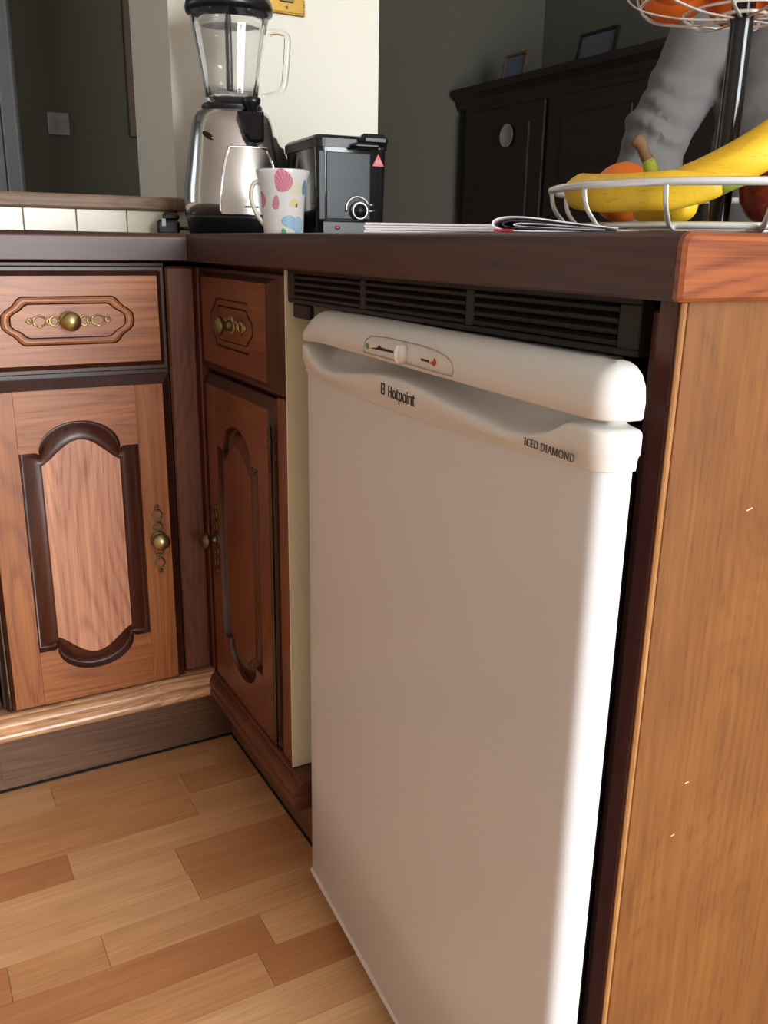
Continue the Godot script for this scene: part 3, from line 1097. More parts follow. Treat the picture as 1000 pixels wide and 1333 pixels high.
func build_fridge() -> void:
	var f := thing("fridge", "white under-counter fridge with a wavy handle recess, below the dark worktop", "fridge", Vector3(-0.040, 0, 0.452), -PI / 2)
	# casing, square in the niche
	var st := new_st()
	box(st, Vector3(0.006, 0.018, -0.54), Vector3(0.545, 0.812, -0.062), 0.006)
	put("casing", st, M.gasket, f)
	st = new_st()
	for sx in [0.05, 0.5]:
		for sz in [-0.12, -0.50]:
			put("foot", box_st(Vector3(sx - 0.02, 0.0005, sz), Vector3(sx + 0.02, 0.0178, sz + 0.04), 0.003), M.black_plastic, f)
	var line := front_line()
	var y0 := func(s: float) -> float: return lookup([0.0, 0.03, 0.1, 0.2, 0.33, 0.4, 0.48, 0.546, 0.6], [0.7475, 0.7445, 0.7415, 0.741, 0.743, 0.7455, 0.7495, 0.7535, 0.7555], s)
	# door
	st = new_st(true)
	skin(st, front_rows(line, [func(_s): return [0.0335, -0.006], func(_s): return [0.036, 0.0], func(_s): return [0.2, 0.0], func(_s): return [0.5, 0.0], func(s): return [y0.call(s) + 0.0010, 0.0]]))
	var door := put("door", st, M.white_enamel, f)
	st = new_st()
	slab_cap(st, line, 0.0335, -0.006, false)
	slab_cap(st, line, 0.7412, -0.004, true)
	box(st, Vector3(0.004, 0.034, -0.0335), Vector3(0.534, 0.775, -0.0315))
	var bk := put("door_back", st, M.white_enamel, door)
	st = new_st()
	box(st, Vector3(0.012, 0.045, -0.060), Vector3(0.528, 0.775, -0.0336), 0.002)
	put("gasket", st, M.gasket, door)
	st = new_st(true)
	skin(st, front_rows(line, [func(_s): return [0.0320, -0.004], func(_s): return [0.0320, 0.0020], func(_s): return [0.0345, 0.0032], func(_s): return [0.0375, 0.0020], func(_s): return [0.0385, -0.001]]))
	put("bottom_trim", st, M.white_trim, door)
	# header with the scooped grip
	var hl := front_line(84)
	var lip_c := PackedVector2Array([Vector2(0.0, 0.7795), Vector2(0.010, 0.7775), Vector2(0.022, 0.7705), Vector2(0.037, 0.7645), Vector2(0.064, 0.7592), Vector2(0.092, 0.7582), Vector2(0.125, 0.7610), Vector2(0.155, 0.7647), Vector2(0.207, 0.7708), Vector2(0.25, 0.7732), Vector2(0.294, 0.7728), Vector2(0.342, 0.7692), Vector2(0.382, 0.7665), Vector2(0.425, 0.7638), Vector2(0.453, 0.7626), Vector2(0.484, 0.7660), Vector2(0.505, 0.7712), Vector2(0.517, 0.7768), Vector2(0.526, 0.7815), Vector2(0.536, 0.7822), Vector2(0.6, 0.7822)])
	var y1 := func(s: float) -> float:
		for i in range(1, lip_c.size()):
			if s <= lip_c[i].x:
				var p0 := lip_c[maxi(i - 2, 0)]
				var p3 := lip_c[mini(i + 1, lip_c.size() - 1)]
				return lip_c[i - 1].cubic_interpolate(lip_c[i], p0, p3, (s - lip_c[i - 1].x) / (lip_c[i].x - lip_c[i - 1].x)).y
		return 0.7822
	var top := func(s: float) -> float: return lookup([0.0, 0.05, 0.5, 0.6], [0.7815, 0.785, 0.7865, 0.788], s)
	var deep := func(s: float) -> float: return clampf((float(top.call(s)) - float(y1.call(s)) - 0.003) / 0.010, 0.0, 1.0)
	var rows := []
	rows.append(func(s): return [y0.call(s), -0.001])
	rows.append(func(s): return [y0.call(s) + 0.0004, 0.0024])
	rows.append(func(s): return [y0.call(s) + 0.0015, 0.0032])
	rows.append(func(s): return [lerpf(y0.call(s), y1.call(s), 0.35), 0.0042])
	rows.append(func(s): return [lerpf(y0.call(s), y1.call(s), 0.45), 0.0062])
	rows.append(func(s): return [y1.call(s) - 0.0035, 0.0062])
	rows.append(func(s): return [y1.call(s) - 0.0012, 0.0056])
	rows.append(func(s): return [y1.call(s), 0.0036])
	rows.append(func(s): return [y1.call(s) + 0.0006, 0.0010])
	for e in [[0.02, 0.006], [0.08, 0.013], [0.2, 0.019], [0.4, 0.024], [0.7, 0.0275], [1.0, 0.029]]:
		rows.append(func(s): return [lerpf(y1.call(s), top.call(s), e[0]) + 0.0008, 0.001 - e[1] * lerpf(0.35, 1.0, deep.call(s))])
	st = new_st(true)
	skin(st, front_rows(hl, rows))
	var head := put("header", st, M.white_plastic, door)
	var tm := text_mesh("Hotpoint", 0.0560)
	var o := MeshInstance3D.new()
	o.name = "lettering"
	o.mesh = tm
	o.material_override = M.print_black
	door.add_child(o, true)
	o.position = Vector3(0.2745, 0.7600, 0.0066)
	st = new_st()
	box(st, Vector3(0.2305, 0.7555, 0.0060), Vector3(0.2385, 0.7665, 0.0068))
	put("emblem", st, M.print_black, door)
	st = new_st()
	box(st, Vector3(0.2350, 0.7615, 0.0068), Vector3(0.2370, 0.7650, 0.0070))
	box(st, Vector3(0.2350, 0.7570, 0.0068), Vector3(0.2370, 0.7600, 0.0070))
	put("emblem_mark", st, M.label_white, door)
	o = MeshInstance3D.new()
	o.name = "lettering_001"
	tm = text_mesh("ICED DIAMOND", 0.0600)
	o.mesh = tm
	o.material_override = M.print_grey
	door.add_child(o, true)
	o.position = Vector3(0.5110, 0.7598, 0.0066)
	o.scale = Vector3(1, 0.86, 1)
	st = new_st()
	box(st, Vector3(0.003, 0.751, 0.0034), Vector3(0.0085, 0.7535, 0.0052))
	put("emblem", st, M.fine_line, door)
	# control cap
	var cl := front_line(40)
	var kfun := func(s: float) -> float: return 1.0 - 0.60 * pow(maxf(0.0, 1.0 - s / 0.045), 2.5)
	var crow := []
	for e in [[0.0, -0.010], [0.0, 0.0035], [0.0015, 0.0052], [0.012, 0.0060], [0.022, 0.0045], [0.029, 0.0005], [0.0335, -0.0055], [0.0358, -0.0125], [0.0362, -0.0200]]:
		crow.append(func(s): return [float(top.call(s)) + 0.0012 + e[0] * float(kfun.call(s)), e[1]])
	st = new_st(true)
	skin(st, front_rows(cl, crow))
	var capn := put("control_panel", st, M.white_plastic, f)
	st = new_st()
	slab_cap(st, cl, 0.82, -0.0200, true, func(s): return float(top.call(clampf(s, 0, 0.6))) + 0.0012 + 0.0362 * float(kfun.call(maxf(s - 0.02, 0.0))))
	box(st, Vector3(0.015, 0.789, -0.060), Vector3(0.508, 0.8215, -0.0225), 0.004)
	put("lid", st, M.white_plastic, capn)
	st = new_st()
	box(st, Vector3(0.02, 0.776, -0.06), Vector3(0.512, 0.789, -0.030))
	put("seam", st, M.void_black, capn)
	# inlaid scale
	var inl := PackedVector2Array()
	for q in [[0.170, 0.7905], [0.352, 0.7912], [0.354, 0.7960], [0.351, 0.8020], [0.340, 0.8065], [0.322, 0.8090], [0.29, 0.8103], [0.22, 0.8100], [0.185, 0.8080], [0.174, 0.8030], [0.170, 0.7970]]:
		inl.append(Vector2(q[0], q[1]))
	var bent := Transform3D(Basis(Vector3.RIGHT, -0.03), Vector3(0, 0, 0))
	st = new_st(true)
	var path := []
	for q in inl:
		path.append(Vector3(q.x, q.y, 0.0060 - 0.45 * pow(maxf(q.y - 0.800, 0.0), 1.35)))
	tube(st, path, 0.0005, 5, true, false)
	put("scale_outline", st, M.fine_line, capn).position.x = 0.017
	st = new_st(true)
	ball(st, Vector3(0.178, 0.7975, 0.0060), Vector3(0.0042, 0.0032, 0.0007), 10, 6)
	var cm := put("cold_mark", st, M.print_green, capn)
	cm.position.x = 0.017
	cm.set_meta("label", "small green mark")
	st = new_st()
	prism(st, PackedVector2Array([Vector2(0.186, 0.7962), Vector2(0.244, 0.7975), Vector2(0.244, 0.7992), Vector2(0.212, 0.7995), Vector2(0.206, 0.8012), Vector2(0.203, 0.7985)]), 0.0055, 0.0064)
	put("scale_print", st, M.print_black, capn).position.x = 0.017
	st = new_st()
	for i in 5:
		box(st, Vector3(0.296 + 0.0032 * i, 0.7975, 0.0055), Vector3(0.2982 + 0.0032 * i, 0.7995, 0.0064))
	put("scale_print", st, M.print_black, capn).position.x = 0.017
	st = new_st()
	prism(st, PackedVector2Array([Vector2(0.312, 0.7975), Vector2(0.321, 0.7955), Vector2(0.325, 0.7990), Vector2(0.321, 0.8025), Vector2(0.318, 0.7995)]), 0.0055, 0.0064)
	var wm := put("warm_mark", st, M.print_red, capn)
	wm.position.x = 0.017
	wm.set_meta("label", "small red mark")
	st = new_st(true)
	ball(st, Vector3(0.262, 0.7992, 0.0075), Vector3(0.0058, 0.0092, 0.0075), 14, 10)
	ball(st, Vector3(0.262, 0.7992, 0.0120), Vector3(0.0022, 0.0086, 0.0050), 10, 8)
	put("thermostat_knob", st, M.white_trim, capn).position.x = 0.017
	door.rotation.y = SKEW
	capn.rotation.y = SKEW
	# hinge block on top, near right corner
	st = new_st()
	box(st, Vector3(0.52, 0.813, -0.125), Vector3(0.544, 0.826, -0.078), 0.003)
	put("hinge_cover", st, M.black_plastic, f)

func build_grille() -> void:
	var g := thing("vent_grille", "dark brown slotted ventilation grille between the fridge and the worktop", "grille")
	var x0 := -0.034
	put("backing", box_st(Vector3(x0 + 0.004, 0.8245, 0.394), Vector3(x0 + 0.010, 0.8635, 0.989)), M.void_black, g)
	var st := new_st()
	box(st, Vector3(x0 - 0.004, 0.8585, 0.393), Vector3(x0 + 0.003, 0.8635, 0.9885), 0.001)
	box(st, Vector3(x0 - 0.004, 0.8240, 0.393), Vector3(x0 + 0.003, 0.8290, 0.9885), 0.001)
	for z in [[0.393, 0.412], [0.585, 0.597], [0.782, 0.794], [0.968, 0.9885]]:
		box(st, Vector3(x0 - 0.004, 0.8285, z[0]), Vector3(x0 + 0.003, 0.859, z[1]), 0.001)
	put("frame", st, M.grille_brown, g)
	put("end_bracket", box_st(Vector3(x0 - 0.002, 0.8060, 0.4030), Vector3(x0 + 0.006, 0.8238, 0.4500), 0.002), M.grille_brown, g)
	for z in [[0.412, 0.585], [0.597, 0.782], [0.794, 0.968]]:
		for k in 4:
			st = new_st()
			var y: float = 0.8300 + 0.0076 * k
			box(st, Vector3(-0.004, -0.0018, 0), Vector3(0.003, 0.0018, z[1] - z[0]), 0.0006, Transform3D(Basis(Vector3.BACK, 0.4), Vector3(x0 - 0.0005, y + 0.0030, z[0])))
			put("slat", st, M.grille_brown, g)

# ---------------------------------------------------------------- things on the worktop
const TOP := 0.9052

func build_blender() -> void:
	var b := thing("blender", "stainless steel drinks blender with a glass jug, against the cream wall", "blender", Vector3(0.148, TOP, -0.365), deg_to_rad(-19.2))
	b.scale = Vector3.ONE * 1.026
	var cx := 0.022
	var sup := func(a: float, rx: float, rz: float, e: float) -> Vector2:
		var c := cos(a)
		var s := sin(a)
		return Vector2(signf(s) * pow(absf(s), 2.0 / e) * rx, signf(c) * pow(absf(c), 2.0 / e) * rz)
	var section := func(list: Array, e: float, dx: float, dz: float) -> SurfaceTool:
		var st := new_st(true)
		var rows := []
		for q in list:
			var r := PackedVector3Array()
			for i in 49:
				var p: Vector2 = sup.call(TAU * (i % 48) / 48.0, q[1], q[2], e)
				r.append(Vector3(p.x + dx, q[0], p.y + dz))
			rows.append(r)
		rows.reverse()
		skin(st, rows)
		return st
	put("base", section.call([[0.0, 0.0, 0.0], [0.0, 0.084, 0.078], [0.004, 0.088, 0.082], [0.030, 0.094, 0.088], [0.036, 0.0955, 0.089], [0.0365, 0.0, 0.0]], 3.0, cx, 0.0), M.black_plastic, b)
	var body := put("body", section.call([[0.0365, 0.0, 0.0], [0.0365, 0.0965, 0.090], [0.060, 0.0968, 0.090], [0.085, 0.0955, 0.088], [0.115, 0.091, 0.083], [0.145, 0.086, 0.077], [0.175, 0.081, 0.071], [0.198, 0.077, 0.067], [0.212, 0.073, 0.063], [0.222, 0.066, 0.057], [0.227, 0.056, 0.050], [0.228, 0.0, 0.0]], 2.25, cx, 0.0), M.steel, b)
	# sloping console on the right with its three buttons
	var st := new_st()
	prism(st, PackedVector2Array([Vector2(0.060, 0.0), Vector2(0.128, 0.0), Vector2(0.128, 0.128), Vector2(0.120, 0.150), Vector2(0.088, 0.198), Vector2(0.066, 0.205)]), -0.052, 0.030, 0.006)
	put("console", st, M.gasket, b)
	for q in [[0.0865, 0.194], [0.100, 0.176], [0.113, 0.158]]:
		st = new_st(true)
		ball(st, Vector3(q[0], q[1], -0.006), Vector3(0.0075, 0.0075, 0.011), 12, 8)
		put("button", st, M.black_plastic, b)
	# arched steel plate with a raised rim
	var zs := func(x: float, y: float) -> float:
		var rx := lookup([0.0365, 0.085, 0.115, 0.145, 0.175], [0.0965, 0.0955, 0.091, 0.086, 0.081], y)
		var rz := lookup([0.0365, 0.085, 0.115, 0.145, 0.175], [0.090, 0.088, 0.083, 0.077, 0.071], y)
		return rz * pow(maxf(0.0, 1.0 - pow(absf(x - cx) / rx, 2.25)), 1.0 / 2.25)
	var edge := [Vector2(-0.006, 0.038), Vector2(-0.0045, 0.07), Vector2(0.0, 0.105), Vector2(0.006, 0.135), Vector2(0.012, 0.150), Vector2(0.020, 0.1565)]
	var edge_r := [Vector2(0.106, 0.038), Vector2(0.1045, 0.07), Vector2(0.100, 0.105), Vector2(0.093, 0.135), Vector2(0.086, 0.150), Vector2(0.078, 0.1565)]
	st = new_st(true)
	var rows := []
	for i in edge.size():
		var r := PackedVector3Array()
		for k in 11:
			var q: Vector2 = edge[i].lerp(edge_r[i], k / 10.0)
			var bow := 0.010 * sin(PI * k / 10.0)
			r.append(Vector3(q.x, q.y, maxf(zs.call(minf(q.x, 0.100), q.y), 0.03) + 0.0025 + bow * 0.2))
		rows.append(r)
	rows.reverse()
	skin(st, rows)
	put("front_plate", st, M.brushed_steel, b)
	st = new_st(true)
	var rim := []
	for q in edge:
		rim.append(Vector3(q.x, q.y, zs.call(q.x, q.y) + 0.003))
	for i in range(edge_r.size() - 1, -1, -1):
		var q: Vector2 = edge_r[i]
		rim.append(Vector3(q.x, q.y, maxf(zs.call(minf(q.x, 0.100), q.y), 0.03) + 0.003))
	tube(st, through(rim, 4), 0.0022, 6)
	put("plate_rim", st, M.chrome, b)
	st = new_st()
	prism(st, PackedVector2Array(arc_pts(Vector2.ZERO, Vector2(0.012, 0.0052), 0, 345, 23)), -0.002, 0.004, 0.001, Transform3D(Basis(Vector3.UP, -0.5) * Basis(Vector3.RIGHT, -0.2) * Basis(Vector3.BACK, -0.5), Vector3(-0.024, 0.1755, 0.0615)))
	put("badge", st, M.black_gloss, b)
	st = new_st()
	for i in 6:
		box(st, Vector3(0.040 + 0.0042 * i, 0.0500, 0.0900), Vector3(0.0428 + 0.0042 * i, 0.0528, 0.0962))
	put("print", st, M.gasket, b)
	# tap with its lever
	st = new_st()
	prism(st, PackedVector2Array([Vector2(0.030, 0.217), Vector2(0.078, 0.217), Vector2(0.0785, 0.190), Vector2(0.0775, 0.166), Vector2(0.066, 0.163), Vector2(0.050, 0.164), Vector2(0.042, 0.176), Vector2(0.036, 0.195)]), 0.040, 0.088, 0.006)
	put("tap", st, M.black_gloss, b)
	st = new_st(true)
	lathe(st, [Vector2(0.0, 0.215), Vector2(0.009, 0.215), Vector2(0.010, 0.227), Vector2(0.0155, 0.233), Vector2(0.0165, 0.241), Vector2(0.0135, 0.2435), Vector2(0.0, 0.2440)], 20, Transform3D(Basis.IDENTITY, Vector3(0.058, 0, 0.058)))
	put("tap_knob", st, M.black_plastic, b)
	# collar and jug
	put("collar", section.call([[0.226, 0.0, 0.0], [0.226, 0.056, 0.050], [0.231, 0.0575, 0.052], [0.235, 0.055, 0.050], [0.2355, 0.0, 0.0]], 2.6, cx, 0.0), M.black_plastic, b)
	st = new_st(true)
	rows = []
	var outer := [[0.2362, 0.047], [0.244, 0.049], [0.28, 0.0535], [0.32, 0.060], [0.36, 0.0675], [0.388, 0.0735]]
	var inner := [[0.388, 0.0708], [0.36, 0.0645], [0.32, 0.057], [0.28, 0.0505], [0.246, 0.0455], [0.243, 0.002]]
	for q in [[0.2362, 0.001]] + outer + inner:
		var r := PackedVector3Array()
		for i in 97:
			var a := TAU * (i % 96) / 96.0
			var e: Vector2 = sup.call(a, q[1], q[1] * 0.94, 2.35)
			var ridge := 1.0 + 0.030 * pow(maxf(0.0, cos(a * 6.0 + 0.6)), 10.0)
			r.append(Vector3(e.x * ridge + cx, q[0], e.y * ridge))
		rows.append(r)
	rows.reverse()
	skin(st, rows)
	put("jug", st, M.glass, b)
	st = new_st(true)
	var hp := through([Vector3(0.093, 0.362, 0.006), Vector3(0.112, 0.3635, 0.006), Vector3(0.127, 0.357, 0.006), Vector3(0.1275, 0.335, 0.006), Vector3(0.1245, 0.300, 0.006), Vector3(0.120, 0.272, 0.006), Vector3(0.106, 0.258, 0.006), Vector3(0.0805, 0.2515, 0.006)], 5)
	tube(st, hp, 0.0062, 12, false, true, Vector2(1.0, 1.25))
	put("jug_handle", st, M.glass, b)
	st = new_st(true)
	lathe(st, [Vector2(0.0, 0.376), Vector2(0.068, 0.376), Vector2(0.0695, 0.388), Vector2(0.079, 0.390), Vector2(0.081, 0.398), Vector2(0.078, 0.410), Vector2(0.066, 0.416), Vector2(0.030, 0.419), Vector2(0.028, 0.424), Vector2(0.024, 0.425), Vector2(0.0, 0.425)], 40, Transform3D(Basis.IDENTITY, Vector3(cx, 0, 0)))
	put("lid", st, M.black_plastic, b)
	st = new_st(true)
	lathe(st, [Vector2(0.0, 0.247), Vector2(0.005, 0.248), Vector2(0.0062, 0.26), Vector2(0.0066, 0.376), Vector2(0.0066, 0.425), Vector2(0.016, 0.432), Vector2(0.017, 0.47), Vector2(0.0, 0.474)], 16, Transform3D(Basis.IDENTITY, Vector3(cx - 0.003, 0, 0)))
	put("stirring_stick", st, M.black_plastic, b)
	st = new_st()
	for k in 4:
		box(st, Vector3(0.002, -0.001, -0.004), Vector3(0.024, 0.001, 0.004), 0.0005, Transform3D(Basis(Vector3.UP, k * PI / 2) * Basis(Vector3.BACK, 0.5), Vector3(cx, 0.2455, 0)))
	put("blades", st, M.chrome, b)

	var plug := thing("power_adapter", "small black plug adapter with a white label and cable, left of the blender", "adapter", Vector3(0.068, TOP, -0.482), deg_to_rad(-15))
	st = new_st()
	box(st, Vector3(-0.024, 0.0, -0.02), Vector3(0.022, 0.030, 0.02), 0.005)
	box(st, Vector3(-0.012, 0.028, -0.016), Vector3(0.022, 0.044, 0.016), 0.005)
	put("body", st, M.black_plastic, plug)
	put("label_patch", box_st(Vector3(-0.014, 0.017, 0.0195), Vector3(-0.006, 0.032, 0.0208), 0.0004), M.label_white, plug)
	st = new_st(true)
	tube(st, through([Vector3(0.018, 0.014, 0.0), Vector3(0.04, 0.012, 0.004), Vector3(0.06, 0.005, 0.014), Vector3(0.09, 0.0045, 0.004)], 5), 0.0035, 8)
	put("cable", st, M.black_plastic, plug)

func mug_image() -> Image:
	var w := 512
	var h := 160
	var im := Image.create(w, h, false, Image.FORMAT_RGB8)
	im.fill(Color(0.955, 0.945, 0.93))
	# decorations: [centre angle as share of the turn, height share, half width, half height, tilt, colour, veins]
	var spots := [
		[0.500, 0.83, 0.058, 0.17, 0.35, Color(0.90, 0.54, 0.63), 1], [0.445, 0.50, 0.026, 0.11, -0.2, Color(0.86, 0.55, 0.62), 1],
		[0.60, 0.72, 0.05, 0.10, 0.2, Color(0.95, 0.93, 0.82), 0], [0.585, 0.50, 0.040, 0.07, 0.1, Color(0.95, 0.90, 0.72), 0], [0.605, 0.46, 0.010, 0.035, 0.0, Color(0.58, 0.44, 0.20), 0],
		[0.560, 0.20, 0.074, 0.10, -0.30, Color(0.66, 0.82, 0.93), 2], [0.630, 0.17, 0.050, 0.13, 0.5, Color(0.70, 0.85, 0.93), 2], [0.68, 0.74, 0.03, 0.12, 0.2, Color(0.50, 0.66, 0.78), 2],
		[0.500, 0.045, 0.022, 0.07, 0.2, Color(0.42, 0.72, 0.52), 0], [0.30, 0.55, 0.05, 0.13, 0.4, Color(0.88, 0.48, 0.58), 1], [0.12, 0.40, 0.06, 0.12, -0.4, Color(0.56, 0.76, 0.90), 2], [0.88, 0.65, 0.05, 0.14, 0.3, Color(0.95, 0.86, 0.6), 0],
	]
	for y in h:
		for x in w:
			var u := (x + 0.5) / w
			var v := 1.0 - (y + 0.5) / h
			for s in spots:
				var dx: float = (u - s[0]) * 2.6
				var dy: float = v - s[1]
				var c: float = cos(s[4])
				var sn: float = sin(s[4])
				var px: float = (dx * c + dy * sn) / (s[2] * 2.6)
				var py: float = (-dx * sn + dy * c) / s[3]
				var wing := px * px * (1.0 + 0.6 * py) + py * py
				if wing < 1.0 and absf(py) < 1.0:
					var col: Color = s[5]
					if s[6] > 0:
						var vein := absf(sin(atan2(px, py + 1.2) * 14.0))
						if vein < 0.22 and s[6] == 1:
							col = col.lerp(Color(1, 0.95, 0.95), 0.6)
						if wing > 0.86:
							col = col.darkened(0.12)
					im.set_pixel(x, y, col.lerp(im.get_pixel(x, y), clampf((wing - 0.9) * 6.0, 0.0, 0.6)))
	return im

func build_mug_and_fryer() -> void:
	var m := mat("mug_china", Color.WHITE, 0.16)
	m.albedo_texture = ImageTexture.create_from_image(mug_image())
	var g := thing("mug", "white china mug painted with pink and blue butterflies, beside the black fryer", "mug", Vector3(0.143, TOP, -0.047), deg_to_rad(-22.7))
	var prof := [Vector2(0.0315, 0.0), Vector2(0.0335, 0.001), Vector2(0.0340, 0.010), Vector2(0.0350, 0.035), Vector2(0.0368, 0.060), Vector2(0.0395, 0.080), Vector2(0.0430, 0.095), Vector2(0.0452, 0.1035), Vector2(0.0448, 0.1050), Vector2(0.0438, 0.1045), Vector2(0.0400, 0.092), Vector2(0.0365, 0.078), Vector2(0.0338, 0.058), Vector2(0.0318, 0.030), Vector2(0.0305, 0.006), Vector2(0.0, 0.005)]
	var st := new_st(true)
	var n := 48
	for j in prof.size() - 1:
		for i in n:
			for t in [[0, 0], [1, 1], [1, 0], [0, 0], [0, 1], [1, 1]]:
				var p: Vector2 = prof[j + t[1]]
				var a: float = TAU * (i + t[0]) / n - PI
				var inside := j >= 8
				st.set_uv(Vector2(0.02, 0.99) if inside else Vector2(float(i + t[0]) / n, 1.0 - clampf(p.y / 0.105, 0.005, 0.995)))
				st.add_vertex(Vector3(p.x * sin(a), p.y, p.x * cos(a)))
	lathe(st, [Vector2(0.0, 0.001), Vector2(0.0315, 0.0)], n)
	put("body", st, m, g)
	st = new_st(true)
	tube(st, through([Vector3(-0.036, 0.083, 0), Vector3(-0.046, 0.085, 0.001), Vector3(-0.0525, 0.075, 0.002), Vector3(-0.0535, 0.058, 0.002), Vector3(-0.048, 0.040, 0.002), Vector3(-0.039, 0.025, 0.001), Vector3(-0.031, 0.015, 0)], 6), 0.0045, 12, false, true, Vector2(0.85, 1.25))
	put("handle", st, M.tile_cream, g)

	var f := thing("deep_fryer", "small black deep fryer with a round dial, right of the mug", "fryer", Vector3(0.300, TOP, -0.165), deg_to_rad(-6))
	f.scale = Vector3.ONE * 0.957
	st = new_st()
	# tapering bucket: z towards the room
	var rows := []
	for q in [[0.0, -0.066, 0.066, -0.085, 0.088], [0.006, -0.068, 0.068, -0.088, 0.090], [0.100, -0.0695, 0.0705, -0.100, 0.0905], [0.158, -0.0705, 0.0715, -0.108, 0.0905]]:
		var r := PackedVector3Array()
		var poly := PackedVector2Array([Vector2(q[1], q[3]), Vector2(q[2], q[3]), Vector2(q[2], q[4]), Vector2(q[1], q[4])])
		var rp := []
		var rad := 0.016
		for c in 4:
			var cc: Vector2 = poly[c] + Vector2(rad if poly[c].x < 0 else -rad, rad if poly[c].y < 0 else -rad)
			for a in arc_pts(cc, Vector2(rad, rad), 180 + 90 * c, 270 + 90 * c, 5):
				rp.append(a)
		for a in rp:
			r.append(Vector3(a.x, q[0], a.y))
		r.append(r[0])
		rows.append(r)
	st = new_st(true)
	skin(st, rows)
	put("body", st, M.black_gloss, f)
	var lidp := PackedVector2Array()
	for c in [[-0.074, -0.112, 180], [0.075, -0.112, 270], [0.075, 0.094, 0], [-0.074, 0.094, 90]]:
		var cc := Vector2(c[0] + (0.02 if c[0] < 0 else -0.02), c[1] + (0.02 if c[1] < 0 else -0.02))
		for a in arc_pts(cc, Vector2(0.02, 0.02), c[2], c[2] + 90, 5):
			lidp.append(a)
	st = new_st()
	prism(st, lidp, 0.0, 0.021, 0.006, Transform3D(Basis(Vector3.RIGHT, Vector3.FORWARD, Vector3.UP), Vector3(0, 0.158, 0)).scaled_local(Vector3(1, -1, 1)))
	var lid := put("lid", st, M.black_plastic, f)
	st = new_st()
	box(st, Vector3(0.010, 0.161, 0.085), Vector3(0.066, 0.183, 0.112), 0.008)
	box(st, Vector3(-0.005, 0.156, 0.088), Vector3(0.046, 0.166, 0.116), 0.004)
	put("lid_handle", st, M.black_plastic, lid)
	put("front_panel", box_st(Vector3(-0.052, 0.032, 0.0895), Vector3(0.0360, 0.150, 0.0925), 0.002), M.fryer_reflection, f)
	put("panel_edge", box_st(Vector3(-0.067, 0.030, 0.0880), Vector3(-0.0535, 0.152, 0.0920), 0.002), M.fryer_reflection, f)
	put("control_base", box_st(Vector3(-0.060, 0.003, 0.0880), Vector3(0.058, 0.0285, 0.0922), 0.003), M.black_plastic, f)
	var dc := Vector3(0.012, 0.0475, 0.092)
	st = new_st(true)
	lathe(st, [Vector2(0.0, 0.0), Vector2(0.0165, 0.0), Vector2(0.0175, 0.004), Vector2(0.0165, 0.010), Vector2(0.0140, 0.0115), Vector2(0.0128, 0.0100), Vector2(0.0, 0.0098)], 28, Transform3D(Basis(Vector3.RIGHT, PI / 2), dc))
	put("dial_ring", st, M.brushed_steel, f)
	st = new_st(true)
	lathe(st, [Vector2(0.0, 0.009), Vector2(0.0126, 0.009), Vector2(0.0120, 0.0128), Vector2(0.0, 0.0132)], 24, Transform3D(Basis(Vector3.RIGHT, PI / 2), dc))
	box(st, dc + Vector3(-0.012, -0.0015, 0.012), dc + Vector3(0.012, 0.0015, 0.0145), 0.0006)
	put("dial", st, M.black_plastic, f)
	st = new_st(true)
	var ap := []
	for q in arc_pts(Vector2(dc.x - 0.002, dc.y + 0.002), Vector2(0.0235, 0.0235), 20, 190, 16):
		ap.append(Vector3(q.x, q.y, 0.0935))
	tube(st, ap, 0.0022, 6)
	box(st, Vector3(dc.x + 0.018, dc.y - 0.001, 0.092), Vector3(dc.x + 0.034, dc.y + 0.0018, 0.094))
	box(st, Vector3(dc.x + 0.022, dc.y + 0.010, 0.092), Vector3(dc.x + 0.030, dc.y + 0.0135, 0.094))
	put("dial_scale", st, M.brushed_steel, f)
	st = new_st()
	var tri3 := PackedVector2Array([Vector2(0.0405, 0.1285), Vector2(0.0635, 0.1285), Vector2(0.0520, 0.1500)])
	prism(st, tri3, 0.0902, 0.0912)
	var sticker := put("warning_sticker", st, M.sticker_red, f)
	sticker.set_meta("label", "small pink-red warning triangle")
	st = new_st(true)
	for k in 3:
		tube(st, [Vector3(0.0485 + 0.0035 * k, 0.1325, 0.0913), Vector3(0.0497 + 0.0035 * k, 0.1350, 0.0913), Vector3(0.0480 + 0.0035 * k, 0.1375, 0.0913), Vector3(0.0490 + 0.0032 * k, 0.1400, 0.0913)], 0.0006, 5)
	put("print", st, M.label_white, sticker)
	st = new_st(true)
	ball(st, Vector3(-0.030, 0.0165, 0.0920), Vector3(0.0062, 0.0040, 0.0020), 12, 6)
	put("indicator_window", st, M.lamp_red, f)

